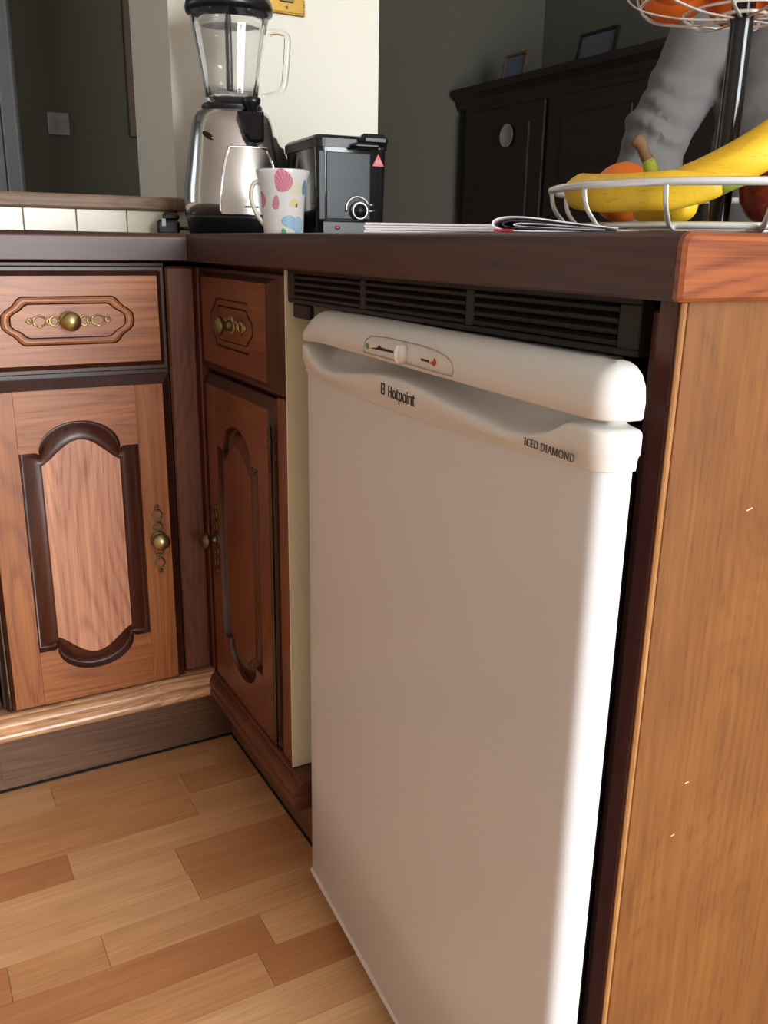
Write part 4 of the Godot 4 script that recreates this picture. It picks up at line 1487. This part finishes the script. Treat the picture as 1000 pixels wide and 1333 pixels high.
func banana(called: String, label: String, path: Array, r: float, tip_dark: Material, stem := true) -> void:
	var b := thing(called, label, "banana", Vector3.ZERO, 0.0, "bananas in the lower wire basket")
	var pts := through(path, 8)
	var rad := []
	var n := pts.size()
	for i in n:
		var t := float(i) / (n - 1)
		var k := sqrt(clampf(t / 0.16, 0.0, 1.0)) * pow(clampf((1.0 - t) / 0.22, 0.0, 1.0), 0.55)
		rad.append(r * (0.30 + 0.70 * minf(k, 1.0)))
	var st := new_st(true)
	# five soft faces
	var rows := []
	var up := Vector3.UP
	for i in n:
		var a: Vector3 = pts[maxi(i - 1, 0)]
		var c: Vector3 = pts[mini(i + 1, n - 1)]
		var t := (c - a).normalized()
		var nr := (up - t * up.dot(t)).normalized()
		var bi := t.cross(nr)
		var row := PackedVector3Array()
		for k in 31:
			var an := TAU * (k % 30) / 30
			var five: float = 1.0 - 0.035 * (1.0 - cos(an * 5.0)) * 0.5 * 2.0
			row.append(pts[i] + (nr * cos(an) + bi * sin(an)) * rad[i] * five)
		rows.append(row)
	rows.reverse()
	skin(st, rows)
	for e in [0, n - 1]:
		var row: PackedVector3Array = rows[n - 1 - e]
		for k in 30:
			face(st, [pts[e], row[k], row[k + 1]], pts[1] if e == 0 else pts[n - 2])
	var m: StandardMaterial3D = M.banana_skin
	put("skin", st, m, b)
	var dir0: Vector3 = (pts[0] - pts[1]).normalized()
	st = new_st(true)
	ball(st, pts[0] + dir0 * 0.0005, Vector3.ONE * r * 0.24, 10, 6)
	put("blossom_end", st, M.stem_brown, b)
	if stem:
		var d1: Vector3 = (pts[n - 1] - pts[n - 2]).normalized()
		st = new_st(true)
		tube(st, [pts[n - 2], pts[n - 1] + d1 * 0.004, pts[n - 1] + d1 * 0.014 + Vector3(0, 0.002, 0)], [r * 0.44, r * 0.30, r * 0.24], 12)
		put("stem", st, M.stem_green, b)

func build_fruit_stand() -> void:
	var c := Vector3(0.237, TOP, 0.802)
	var s := thing("fruit_stand", "two-tier wire fruit stand with a black pole on the peninsula end", "fruit stand", c)
	var hoop := func(r: float, y: float, wire: float, n := 48) -> SurfaceTool:
		var st := new_st(true)
		var p := []
		for i in n:
			p.append(Vector3(r * sin(TAU * i / n), y, r * cos(TAU * i / n)))
		tube(st, p, wire, 8, true, false)
		return st
	put("rim", hoop.call(0.160, 0.0415, 0.0034), M.white_wire, s)
	put("base_ring", hoop.call(0.134, 0.0085, 0.0030), M.white_wire, s)
	put("base_ring", hoop.call(0.088, 0.0055, 0.0022), M.white_wire, s)
	put("base_ring", hoop.call(0.046, 0.0050, 0.0022), M.white_wire, s)
	for i in 12:
		var a := TAU * (i + 0.02) / 12.0 + deg_to_rad(-65)
		var d := Vector3(sin(a), 0, cos(a))
		var st := new_st(true)
		tube(st, through([d * 0.160 + Vector3(0, 0.0405, 0), d * 0.157 + Vector3(0, 0.026, 0), d * 0.149 + Vector3(0, 0.015, 0), d * 0.136 + Vector3(0, 0.0062, 0), d * 0.09 + Vector3(0, 0.0032, 0), d * 0.012 + Vector3(0, 0.0032, 0)], 5), 0.0030, 8, false, true, Vector2(0.45, 1.0))
		put("strap", st, M.white_wire, s)
	# pole and upper tier
	var st := new_st(true)
	lathe(st, [Vector2(0.0, 0.001), Vector2(0.026, 0.001), Vector2(0.025, 0.004), Vector2(0.0115, 0.007), Vector2(0.0102, 0.012), Vector2(0.0102, 0.330), Vector2(0.012, 0.334), Vector2(0.010, 0.340), Vector2(0.0, 0.342)], 24)
	put("pole", st, M.pole_black, s)
	st = new_st(true)
	var lp := []
	for q in arc_pts(Vector2(0, 0.366), Vector2(0.028, 0.028), -90, 270, 24):
		lp.append(Vector3(q.x, q.y, 0))
	lp.pop_back()
	tube(st, lp, 0.004, 8, true, false)
	put("carry_loop", st, M.pole_black, s)
	put("upper_rim", hoop.call(0.112, 0.226, 0.0024), M.white_wire, s)
	put("upper_ring", hoop.call(0.090, 0.2005, 0.0014), M.white_wire, s)
	put("upper_ring", hoop.call(0.052, 0.1925, 0.0013), M.white_wire, s)
	put("upper_ring", hoop.call(0.022, 0.1910, 0.0016), M.white_wire, s)
	for i in 10:
		var a := TAU * i / 10.0 + 0.25
		var d := Vector3(sin(a), 0, cos(a))
		st = new_st(true)
		tube(st, through([d * 0.112 + Vector3(0, 0.226, 0), d * 0.106 + Vector3(0, 0.212, 0), d * 0.090 + Vector3(0, 0.1985, 0), d * 0.052 + Vector3(0, 0.1905, 0), d * 0.011 + Vector3(0, 0.1890, 0)], 5), 0.0018, 8, false, true, Vector2(0.5, 1.0))
		put("upper_strap", st, M.white_wire, s)

	# fruit
	var bi := Image.create(64, 256, false, Image.FORMAT_RGB8)
	var nz := noise(3, 0.06)
	for y in 256:
		for x in 64:
			var t := nz.get_noise_2d(x * 2.0, y * 0.6) * 0.5 + 0.5
			var col := Color(0.93, 0.74, 0.13).lerp(Color(0.97, 0.82, 0.24), t)
			if nz.get_noise_2d(x * 3.0 + 200, y * 3.0) > 0.52:
				col = col.lerp(Color(0.55, 0.38, 0.10), 0.5)
			bi.set_pixel(x, y, col)
	var bm := mat("banana_skin", Color.WHITE, 0.45)
	bm.albedo_texture = ImageTexture.create_from_image(bi)
	bm.uv1_triplanar = true
	bm.uv1_scale = Vector3(5, 5, 5)
	var P := Vector3(0.116, TOP, 0.834)
	var R := Vector3(0.708, 0, 0.706)
	var D := Vector3(0.706, 0, -0.708)
	var ring := func(deg: float, rad: float, y: float) -> Vector3:
		return c + R * (-rad * cos(deg_to_rad(deg))) - D * (rad * sin(deg_to_rad(deg))) + Vector3(0, y, 0)
	banana("banana", "front yellow banana lying along the rim of the lower wire basket", [ring.call(3, 0.133, 0.043), ring.call(24, 0.135, 0.038), ring.call(45, 0.134, 0.035), ring.call(66, 0.133, 0.0355), ring.call(87, 0.128, 0.040)], 0.0168, M.stem_brown)
	banana("banana", "yellow banana slanting up to the right across the rim of the wire basket", [P + R * 0.012 + Vector3(0, 0.037, 0) + D * 0.052, P + R * 0.045 + Vector3(0, 0.049, 0) + D * 0.045, P + R * 0.085 + Vector3(0, 0.071, 0) + D * 0.042, P + R * 0.118 + Vector3(0, 0.097, 0) + D * 0.050, P + R * 0.142 + Vector3(0, 0.125, 0) + D * 0.064], 0.0195, M.stem_brown)
	banana("banana", "banana hidden behind the slanting one, topmost at the right edge", [P + R * 0.098 + Vector3(0, 0.090, 0) + D * 0.108, P + R * 0.126 + Vector3(0, 0.106, 0) + D * 0.104, P + R * 0.152 + Vector3(0, 0.126, 0) + D * 0.106, P + R * 0.178 + Vector3(0, 0.152, 0) + D * 0.114], 0.0180, M.stem_brown)
	banana("banana", "banana lying behind the front one with its brown stem standing up", [c - R * 0.072 - D * 0.024 + Vector3(0, 0.030, 0), c - R * 0.060 - D * 0.044 + Vector3(0, 0.027, 0), c - R * 0.046 - D * 0.064 + Vector3(0, 0.026, 0), c - R * 0.028 - D * 0.082 + Vector3(0, 0.027, 0)], 0.0165, M.stem_brown, false)
	var sp := c - R * 0.066 - D * 0.032
	var bs := thing("banana_stalk", "cut green and brown banana stalk sticking up behind the front banana", "banana stalk", Vector3.ZERO)
	st = new_st(true)
	tube(st, [sp + R * 0.006 + Vector3(0, 0.032, 0), sp + R * 0.001 + Vector3(0, 0.056, 0), sp - R * 0.004 + Vector3(0, 0.068, 0)], [0.0095, 0.0080, 0.0058], 12)
	put("green_base", st, M.stem_green, bs)
	st = new_st(true)
	tube(st, through([sp - R * 0.003 + Vector3(0, 0.066, 0), sp - R * 0.008 + Vector3(0, 0.074, 0), sp - R * 0.012 + Vector3(0, 0.082, 0), sp - R * 0.0185 + Vector3(0, 0.0865, 0)], 4), [0.0062, 0.0058, 0.0054, 0.0052, 0.0052, 0.0050, 0.0052, 0.0056, 0.0060, 0.0062, 0.0062, 0.0060, 0.0050], 10)
	put("cut_tip", st, M.stem_brown, bs)
	var peel := noise(9, 1.0)
	var om := mat("orange_peel", rgb8(240, 120, 34), 0.45)
	var nt := NoiseTexture2D.new()
	nt.width = 128
	nt.height = 128
	nt.seamless = true
	nt.as_normal_map = true
	nt.bump_strength = 2.0
	var fn := noise(31, 0.12)
	nt.noise = fn
	om.normal_enabled = true
	om.normal_texture = nt
	om.normal_scale = 0.35
	om.uv1_triplanar = true
	om.uv1_scale = Vector3(14, 14, 14)
	var orange := func(called: String, label: String, at: Vector3, r: float, group: String) -> void:
		var o := thing(called, label, "orange", at, 0.0, group)
		var q := new_st(true)
		ball(q, Vector3.ZERO, Vector3(r, r * 0.93, r), 28, 18)
		put("peel", q, om, o)
		q = new_st(true)
		lathe(q, [Vector2(0.0, r * 0.90), Vector2(0.0038, r * 0.915), Vector2(0.003, r * 0.94), Vector2(0.0, r * 0.95)], 8)
		put("stem_button", q, M.stem_green, o)
	orange.call("orange", "bright orange behind the front banana in the lower basket", c - R * 0.092 + D * 0.032 + Vector3(0, 0.043, 0), 0.031, "oranges")
	var places := ["left of the black pole, nearest the viewer", "straight in front of the black pole", "right of the black pole, nearest the viewer", "right of the black pole and behind it", "straight behind the black pole", "left of the black pole and behind it"]
	for i in 6:
		var a := deg_to_rad(-105.0 + 60.0 * i)
		orange.call("orange", "orange in the upper wire basket, " + places[i], c + Vector3(sin(a) * 0.069, 0.2270, cos(a) * 0.069), 0.0335, "oranges in the upper basket")
	var am := mat("apple_skin", rgb8(122, 44, 30), 0.25)
	var ap := thing("apple", "dark red apple in the lower wire basket, at the right edge", "apple", c + R * 0.050 - D * 0.014 + Vector3(0, 0.040, 0))
	st = new_st(true)
	var pr := []
	for i in 15:
		var a := -PI / 2 + PI * i / 14.0
		pr.append(Vector2(maxf(0.0, 0.036 * cos(a) * (1.0 + 0.08 * sin(a))), 0.033 * sin(a) - 0.010 * pow(absf(sin(a)), 14.0) * signf(sin(a))))
	lathe(st, pr, 28)
	put("skin", st, am, ap)
	st = new_st(true)
	tube(st, [Vector3(0, 0.020, 0), Vector3(0.001, 0.030, 0), Vector3(0.004, 0.039, 0)], 0.0013, 6)
	put("stem", st, M.stem_brown, ap)

func build_papers() -> void:
	var at := Vector3(-0.477, 0, 1.4287)
	# stack of white paper, edge towards the kitchen
	var p := thing("paper_pad", "flat white pad of paper lying along the worktop edge, right of the fryer", "paper pad", Vector3(0.035, TOP, 0.605), deg_to_rad(-32))
	for i in 4:
		var st := new_st()
		var sh := 0.0012 * (i % 2)
		box(st, Vector3(-0.066 + sh, 0.0024 * i, -0.10 + sh), Vector3(0.066 + sh, 0.0024 * i + 0.0021, 0.058 + sh), 0.0003)
		put("sheets", st, M.paper_white, p)
	# magazine folded over on itself
	var m := thing("magazine", "curled open magazine between the paper pad and the fruit stand", "magazine", Vector3(0.024, TOP, 0.815), deg_to_rad(-42))
	m.scale = Vector3.ONE * 0.72
	var sheet := func(pts: Array, th: float, w0: float, w1: float) -> SurfaceTool:
		var st := new_st(true)
		var pp := through(pts, 6)
		var rows := []
		for q in pp:
			rows.append(PackedVector3Array([q + Vector3(0, 0, w0), q + Vector3(0, 0, w1), q + Vector3(0, th, w1), q + Vector3(0, th, w0), q + Vector3(0, 0, w0)]))
		skin(st, rows)
		return st
	put("cover", sheet.call([Vector3(0.072, 0.0004, 0), Vector3(0.03, 0.0006, 0), Vector3(-0.020, 0.0010, 0), Vector3(-0.052, 0.0022, 0), Vector3(-0.0640, 0.0070, 0), Vector3(-0.0610, 0.0128, 0), Vector3(-0.046, 0.0158, 0), Vector3(-0.020, 0.0150, 0), Vector3(0.02, 0.0105, 0), Vector3(0.074, 0.0050, 0)], 0.0014, -0.11, 0.055), M.paper_white, m)
	put("page", sheet.call([Vector3(0.068, 0.0022, 0), Vector3(0.01, 0.0036, 0), Vector3(-0.034, 0.0046, 0), Vector3(-0.050, 0.0066, 0), Vector3(-0.0530, 0.0092, 0), Vector3(-0.044, 0.0120, 0), Vector3(-0.018, 0.0116, 0), Vector3(0.02, 0.0080, 0), Vector3(0.07, 0.0038, 0)], 0.0008, -0.108, 0.053), M.paper_dark, m)
	put("page", sheet.call([Vector3(0.06, 0.0036, 0), Vector3(0.0, 0.0052, 0), Vector3(-0.034, 0.0068, 0), Vector3(-0.0405, 0.0085, 0), Vector3(-0.030, 0.0100, 0), Vector3(0.0, 0.0088, 0), Vector3(0.06, 0.0044, 0)], 0.0005, -0.107, 0.0525), M.paper_white, m)
	var st := new_st()
	box(st, Vector3(-0.062, 0.0008, 0.05), Vector3(-0.040, 0.0036, 0.0560), 0.0005)
	put("cover_corner", st, M.paper_red, m)

# ---------------------------------------------------------------- on the walls and beyond
func build_far_things() -> void:
	# brass socket on the pillar
	var s := thing("wall_socket", "brass wall plate with a rope border on the cream wall above the blender", "socket", Vector3(0.363, 1.405, -0.5398))
	put("plate", box_st(Vector3(-0.0435, -0.0435, 0), Vector3(0.0435, 0.0435, 0.006), 0.003), M.bright_brass, s)
	var st := new_st(true)
	for k in 4:
		for i in 15:
			var q := Vector3(-0.0405 + 0.0058 * i, -0.0405, 0.006).rotated(Vector3.BACK, k * PI / 2)
			ball(st, q, Vector3(0.0030, 0.0030, 0.0022), 8, 5)
	put("rope_border", st, M.bright_brass, s)
	st = new_st()
	box(st, Vector3(-0.016, -0.020, 0.006), Vector3(0.016, 0.020, 0.0095), 0.002)
	put("rocker", st, M.old_and_shaded_brass, s)
	for y in [-0.03, 0.03]:
		st = new_st(true)
		ball(st, Vector3(0, y, 0.006), Vector3(0.0034, 0.0034, 0.0014), 10, 6)
		put("screw", st, M.old_and_shaded_brass, s)
	# light switch on the far wall
	var w := thing("light_switch", "white square switch plate on the dark far wall through the hatch", "switch", Vector3(0.260, 1.347, -2.699))
	put("plate", box_st(Vector3(-0.043, -0.043, 0), Vector3(0.043, 0.043, 0.008), 0.003), M.dimmed_white_paint, w)
	for x in [-0.016, 0.016]:
		st = new_st()
		box(st, Vector3(-0.009, -0.014, -0.001), Vector3(0.009, 0.014, 0.004), 0.0015, Transform3D(Basis(Vector3.RIGHT, 0.15), Vector3(x, 0, 0.008)))
		put("rocker", st, M.dimmed_white_paint, w)
	# framed picture hanging on the far wall, mostly behind the pillar
	var f := thing("picture_frame", "dark brown frame edge on the far wall, seen past the pillar in the hatch", "frame", Vector3(0.549, 1.315, -2.6985))
	st = new_st()
	for b in [[0, 0, 0.035, 0.62], [0.445, 0, 0.48, 0.62], [0.035, 0, 0.445, 0.035], [0.035, 0.585, 0.445, 0.62]]:
		box(st, Vector3(b[0], b[1], 0), Vector3(b[2], b[3], 0.022), 0.004)
	put("frame", st, M.frame_dark, f)
	put("picture", box_st(Vector3(0.034, 0.034, 0.002), Vector3(0.446, 0.586, 0.008)), M.picture_dim, f)
	# dresser along the right-hand wall of the dining room: front faces -x
	var d := thing("dresser", "tall dark wooden dresser in the dim dining room, behind the fruit stand", "dresser", Vector3(2.2, 0, -2.64))
	st = new_st()
	box(st, Vector3(0.02, 0.06, 0.03), Vector3(0.50, 1.58, 2.02), 0.004)
	put("body", st, M.dresser_wood, d)
	put("base", box_st(Vector3(-0.02, 0.0005, -0.01), Vector3(0.51, 0.075, 2.06), 0.008), M.dresser_wood, d)
	var prof := PackedVector2Array([Vector2(0.02, 1.545), Vector2(0.012, 1.56), Vector2(0.008, 1.58), Vector2(-0.012, 1.595), Vector2(-0.03, 1.605), Vector2(-0.034, 1.635), Vector2(0.52, 1.635), Vector2(0.52, 1.545)])
	st = new_st()
	prism(st, prof, -0.025, 2.075)
	put("cornice", st, M.dresser_wood, d)
	for k in 3:
		var z0 := 0.06 + 0.65 * k
		st = new_st()
		var dr := new_st()
		box(dr, Vector3(0.004, 0.90, z0), Vector3(0.022, 1.52, z0 + 0.62), 0.004)
		var dd := put("door", dr, M.dresser_wood, d)
		st = new_st()
		prism(st, rect(-z0 - 0.52, 0.98, -z0 - 0.10, 1.44), -0.002, 0.006, 0.004, Transform3D(Basis(Vector3.FORWARD, Vector3.UP, Vector3.LEFT), Vector3(0.004, 0, 0)))
		put("panel", st, M.dresser_wood, dd)
		dr = new_st()
		box(dr, Vector3(0.004, 0.10, z0), Vector3(0.022, 0.86, z0 + 0.62), 0.004)
		dd = put("door", dr, M.dresser_wood, d)
		st = new_st(true)
		ball(st, Vector3(-0.008, 0.62, z0 + 0.56), Vector3(0.012, 0.014, 0.014), 12, 8)
		put("knob", st, M.old_and_shaded_brass, dd)
	var pl := thing("plate", "pale round plate hanging on the dark dresser front", "plate", Vector3(2.190, 1.387, -2.207))
	st = new_st(true)
	lathe(st, [Vector2(0.0, 0.0), Vector2(0.030, 0.0), Vector2(0.050, 0.007), Vector2(0.052, 0.009), Vector2(0.048, 0.0085), Vector2(0.030, 0.004), Vector2(0.0, 0.004)], 32, Transform3D(Basis(Vector3.BACK, PI / 2), Vector3.ZERO))
	put("dish", st, M.plate_pale, pl)
	st = new_st(true)
	tube(st, [Vector3(-0.001, 0.0, 0.0), Vector3(0.006, 0.0, 0.0)], 0.004, 8)
	put("hanger", st, M.old_and_shaded_brass, pl)
	# two framed photographs leaning on top of the dresser
	for k in 2:
		var q: Array = [["black framed picture leaning on the dresser, nearest the fruit stand", -1.86, 0.235, 0.13, M.picture_dim, 0.30], ["small bluish framed photograph on the left end of the dresser top", -2.40, 0.175, 0.13, M.picture_blue, 0.20]][k]
		var fr := thing("photo_frame", q[0], "photo frame", Vector3(2.28, 1.6352, q[1]), -PI / 2)
		var lean := Transform3D(Basis(Vector3.RIGHT, -0.2), Vector3.ZERO)
		var wd: float = q[2]
		var ht: float = q[3]
		st = new_st()
		for b in [[0, 0, 0.012, ht], [wd - 0.012, 0, wd, ht], [0.012, 0, wd - 0.012, 0.012], [0.012, ht - 0.012, wd - 0.012, ht]]:
			box(st, Vector3(b[0], b[1], 0), Vector3(b[2], b[3], 0.014), 0.002, lean)
		put("frame", st, M.void_black if k == 0 else M.frame_dark, fr)
		st = new_st()
		box(st, Vector3(0.011, 0.011, 0.001), Vector3(wd - 0.011, ht - 0.011, 0.005), 0.0, lean)
		put("picture", st, q[4], fr)
		st = new_st()
		box(st, Vector3(wd / 2 - 0.015, 0.001, -0.004), Vector3(wd / 2 + 0.015, ht * 0.8, 0.0), 0.0, Transform3D(Basis(Vector3.RIGHT, 0.25), Vector3(0, 0, -0.05)))
		put("strut", st, M.frame_dark, fr)

func build_person() -> void:
	# stands in the dining room behind the peninsula, facing the kitchen
	var p := thing("person", "person in a loose grey long-sleeved shirt standing behind the fruit stand", "person", Vector3(1.055, 0, 0.275), deg_to_rad(-45))
	# local: +z to the camera, +x to the viewer's right; the near arm is on the left
	var sh := Vector3(-0.180, 1.335, 0.0)
	var el := Vector3(-0.276, 1.095, 0.020)
	var wr := Vector3(-0.288, 0.868, 0.060)
	var sh2 := Vector3(0.175, 1.335, 0.0)
	var el2 := Vector3(0.250, 1.075, -0.015)
	var wr2 := Vector3(0.255, 0.850, 0.055)
	var bones := [
		[Vector3(0, 0.92, 0), Vector3(0, 1.05, 0.005), 0.135, 0.120, Vector3(1.15, 1, 0.85)],
		[Vector3(0, 1.05, 0.005), Vector3(0, 1.27, 0), 0.120, 0.135, Vector3(1.2, 1, 0.85)],
		[Vector3(-0.11, 1.335, -0.005), Vector3(0.11, 1.335, -0.005), 0.066, 0.066],
		[Vector3(0, 1.33, -0.01), Vector3(0.0, 1.46, 0.012), 0.062, 0.050],
		[sh, el, 0.050, 0.040], [el, wr, 0.038, 0.027], [sh2, el2, 0.050, 0.040], [el2, wr2, 0.038, 0.027],
		[Vector3(-0.085, 0.90, 0), Vector3(-0.095, 0.49, 0.01), 0.085, 0.056], [Vector3(-0.095, 0.49, 0.01), Vector3(-0.10, 0.09, -0.02), 0.052, 0.036],
		[Vector3(0.085, 0.90, 0), Vector3(0.095, 0.49, 0.01), 0.085, 0.056], [Vector3(0.095, 0.49, 0.01), Vector3(0.10, 0.09, -0.02), 0.052, 0.036],
		[Vector3(-0.10, 0.06, -0.02), Vector3(-0.11, 0.042, 0.12), 0.034, 0.026], [Vector3(0.10, 0.06, -0.02), Vector3(0.11, 0.042, 0.12), 0.034, 0.026],
	]
	var st := capsule_field(bones, Vector3(-0.40, 0.0, -0.20), Vector3(0.36, 1.50, 0.20), 0.014, 0.035)
	# head
	var hc := Vector3(0.0, 1.555, 0.02)
	var head := [
		[hc + Vector3(0, 0.025, -0.015), hc + Vector3(0, 0.02, 0.0), 0.090, 0.085, Vector3(0.86, 1.1, 1.02)],
		[hc + Vector3(0, -0.05, 0.03), hc + Vector3(0, -0.078, 0.048), 0.052, 0.036, Vector3(1.0, 1.0, 1.0)],
		[hc + Vector3(0, 0.008, 0.085), hc + Vector3(0, -0.028, 0.102), 0.009, 0.012],
		[hc + Vector3(-0.016, -0.032, 0.088), hc + Vector3(0.016, -0.032, 0.088), 0.007, 0.007],
		[hc + Vector3(-0.02, -0.058, 0.078), hc + Vector3(0.02, -0.058, 0.078), 0.007, 0.007],
		[hc + Vector3(-0.02, -0.067, 0.076), hc + Vector3(0.02, -0.067, 0.076), 0.007, 0.007],
		[hc + Vector3(-0.045, 0.028, 0.070), hc + Vector3(-0.015, 0.030, 0.082), 0.008, 0.008],
		[hc + Vector3(0.045, 0.028, 0.070), hc + Vector3(0.015, 0.030, 0.082), 0.008, 0.008],
		[hc + Vector3(-0.080, 0.015, -0.010), hc + Vector3(-0.078, -0.030, -0.004), 0.014, 0.010, Vector3(0.5, 1, 1)],
		[hc + Vector3(0.080, 0.015, -0.010), hc + Vector3(0.078, -0.030, -0.004), 0.014, 0.010, Vector3(0.5, 1, 1)],
		[hc + Vector3(0, -0.05, -0.02), hc + Vector3(0, -0.12, -0.012), 0.052, 0.052],
	]
	var hs := capsule_field(head, hc + Vector3(-0.11, -0.15, -0.13), hc + Vector3(0.11, 0.14, 0.13), 0.005, 0.012)
	hs.generate_normals()
	st.append_from(hs.commit(), 0, Transform3D.IDENTITY)
	# hands: palm, four unequal fingers slightly curled, thumb from the side
	for s in [[wr, el, 1.0], [wr2, el2, -1.0]]:
		var w: Vector3 = s[0]
		var down: Vector3 = (w - s[1]).normalized()
		var fwd := (Vector3(0, 0, 1) - down * down.z).normalized()
		var side: Vector3 = down.cross(fwd) * s[2]
		var hb := [[w - down * 0.03, w + down * 0.02, 0.026, 0.024], [w + down * 0.02 + fwd * 0.006, w + down * 0.075 + fwd * 0.018, 0.020, 0.017], [w + down * 0.02 - fwd * 0.012, w + down * 0.075 - fwd * 0.020, 0.020, 0.016]]
		for i in 4:
			var off := fwd * (0.027 - 0.018 * i)
			var ln: float = [0.066, 0.074, 0.069, 0.055][i]
			var a := w + down * 0.075 + off
			var b: Vector3 = a + down * ln * 0.45 + side * 0.006
			var cc: Vector3 = b + down * ln * 0.32 + side * 0.014
			var dd: Vector3 = cc + down * ln * 0.2 + side * 0.014
			hb.append([a, b, 0.0092, 0.0086])
			hb.append([b, cc, 0.0086, 0.0080])
			hb.append([cc, dd, 0.0080, 0.0070])
		var t0 := w + down * 0.022 + fwd * 0.020
		hb.append([t0, t0 + down * 0.030 + fwd * 0.020 + side * 0.010, 0.013, 0.0105])
		hb.append([t0 + down * 0.030 + fwd * 0.020 + side * 0.010, t0 + down * 0.062 + fwd * 0.026 + side * 0.018, 0.0102, 0.0085])
		var hf := capsule_field(hb, w - Vector3.ONE * 0.05 + Vector3(0, -0.17, 0), w + Vector3(0.07, 0.05, 0.09), 0.0035, 0.005)
		hf.generate_normals()
		st.append_from(hf.commit(), 0, Transform3D.IDENTITY)
	put("body", st, M.skin, p)
	# loose shirt
	var cuff := wr.lerp(el, 0.12)
	var cuff2 := wr2.lerp(el2, 0.12)
	var shirt := [
		[Vector3(0, 0.88, 0.004), Vector3(0, 1.08, 0.008), 0.158, 0.148, Vector3(1.14, 1, 0.86)],
		[Vector3(0, 1.08, 0.008), Vector3(0, 1.28, 0.002), 0.148, 0.146, Vector3(1.16, 1, 0.86)],
		[Vector3(-0.120, 1.335, -0.003), Vector3(0.120, 1.335, -0.003), 0.080, 0.080],
		[sh + Vector3(0.01, 0, 0), el, 0.076, 0.058], [el, cuff, 0.060, 0.054], [sh2 - Vector3(0.01, 0, 0), el2, 0.078, 0.062], [el2, cuff2, 0.063, 0.052],
	]
	var wob := noise(77, 1.0, 3)
	put("shirt", capsule_field(shirt, Vector3(-0.40, 0.80, -0.20), Vector3(0.38, 1.46, 0.20), 0.010, 0.011, wob, 0.013, Vector3(5, 11, 5), [[el + Vector3(0, 0.02, 0.05), 0.085, 0.044, 0.0070], [el2 + Vector3(0, 0.02, 0.05), 0.10, 0.046, 0.005], [Vector3(0.0, 1.10, 0.13), 0.16, 0.085, 0.005]]), M.shirt, p)
	var tr := [
		[Vector3(-0.03, 0.90, 0), Vector3(0.03, 0.90, 0), 0.135, 0.135, Vector3(1.1, 1, 0.85)],
		[Vector3(-0.085, 0.88, 0), Vector3(-0.097, 0.49, 0.01), 0.100, 0.076], [Vector3(-0.097, 0.49, 0.01), Vector3(-0.10, 0.10, -0.015), 0.075, 0.066],
		[Vector3(0.085, 0.88, 0), Vector3(0.097, 0.49, 0.01), 0.100, 0.076], [Vector3(0.097, 0.49, 0.01), Vector3(0.10, 0.10, -0.015), 0.075, 0.066],
	]
	put("trousers", capsule_field(tr, Vector3(-0.25, 0.02, -0.17), Vector3(0.25, 1.06, 0.17), 0.014, 0.02, wob, 0.008, Vector3(7, 9, 7)), M.trousers, p)
	for s in [-1.0, 1.0]:
		var sb := [[Vector3(s * 0.10, 0.046, -0.035), Vector3(s * 0.113, 0.040, 0.135), 0.044, 0.038]]
		put("shoe", capsule_field(sb, Vector3(s * 0.105 - 0.07, 0.0, -0.10), Vector3(s * 0.105 + 0.07, 0.12, 0.20), 0.010, 0.01), M.shoe, p)
	var hair := [
		[hc + Vector3(0, 0.050, -0.030), hc + Vector3(0, 0.045, -0.010), 0.094, 0.084, Vector3(0.90, 1.08, 1.02)],
		[hc + Vector3(0, 0.0, -0.055), hc + Vector3(0, -0.06, -0.055), 0.062, 0.045, Vector3(1.15, 1, 0.8)],
		[hc + Vector3(-0.03, 0.098, 0.045), hc + Vector3(0.05, 0.092, 0.050), 0.026, 0.020],
	]
	put("hair", capsule_field(hair, hc + Vector3(-0.12, -0.14, -0.16), hc + Vector3(0.12, 0.17, 0.12), 0.006, 0.02, wob, 0.006, Vector3(30, 12, 30)), M.hair, p)
	for s in [-1.0, 1.0]:
		var es := new_st(true)
		ball(es, hc + Vector3(s * 0.031, 0.010, 0.070), Vector3.ONE * 0.0125, 14, 10)
		var ey := put("eye", es, M.eye_white, p)
		es = new_st(true)
		ball(es, hc + Vector3(s * 0.031, 0.010, 0.0795), Vector3(0.0055, 0.0055, 0.0035), 12, 6)
		put("iris", es, M.eye_dark, ey)

func _ready() -> void:
	setup_camera_and_light()
	make_materials()
	mat("picture_blue", rgb8(92, 104, 122), 0.4)
	build_room()
	build_cabinets()
	build_worktops()
	build_fridge()
	build_grille()
	build_blender()
	build_mug_and_fryer()
	build_fruit_stand()
	build_papers()
	build_far_things()
	build_person()
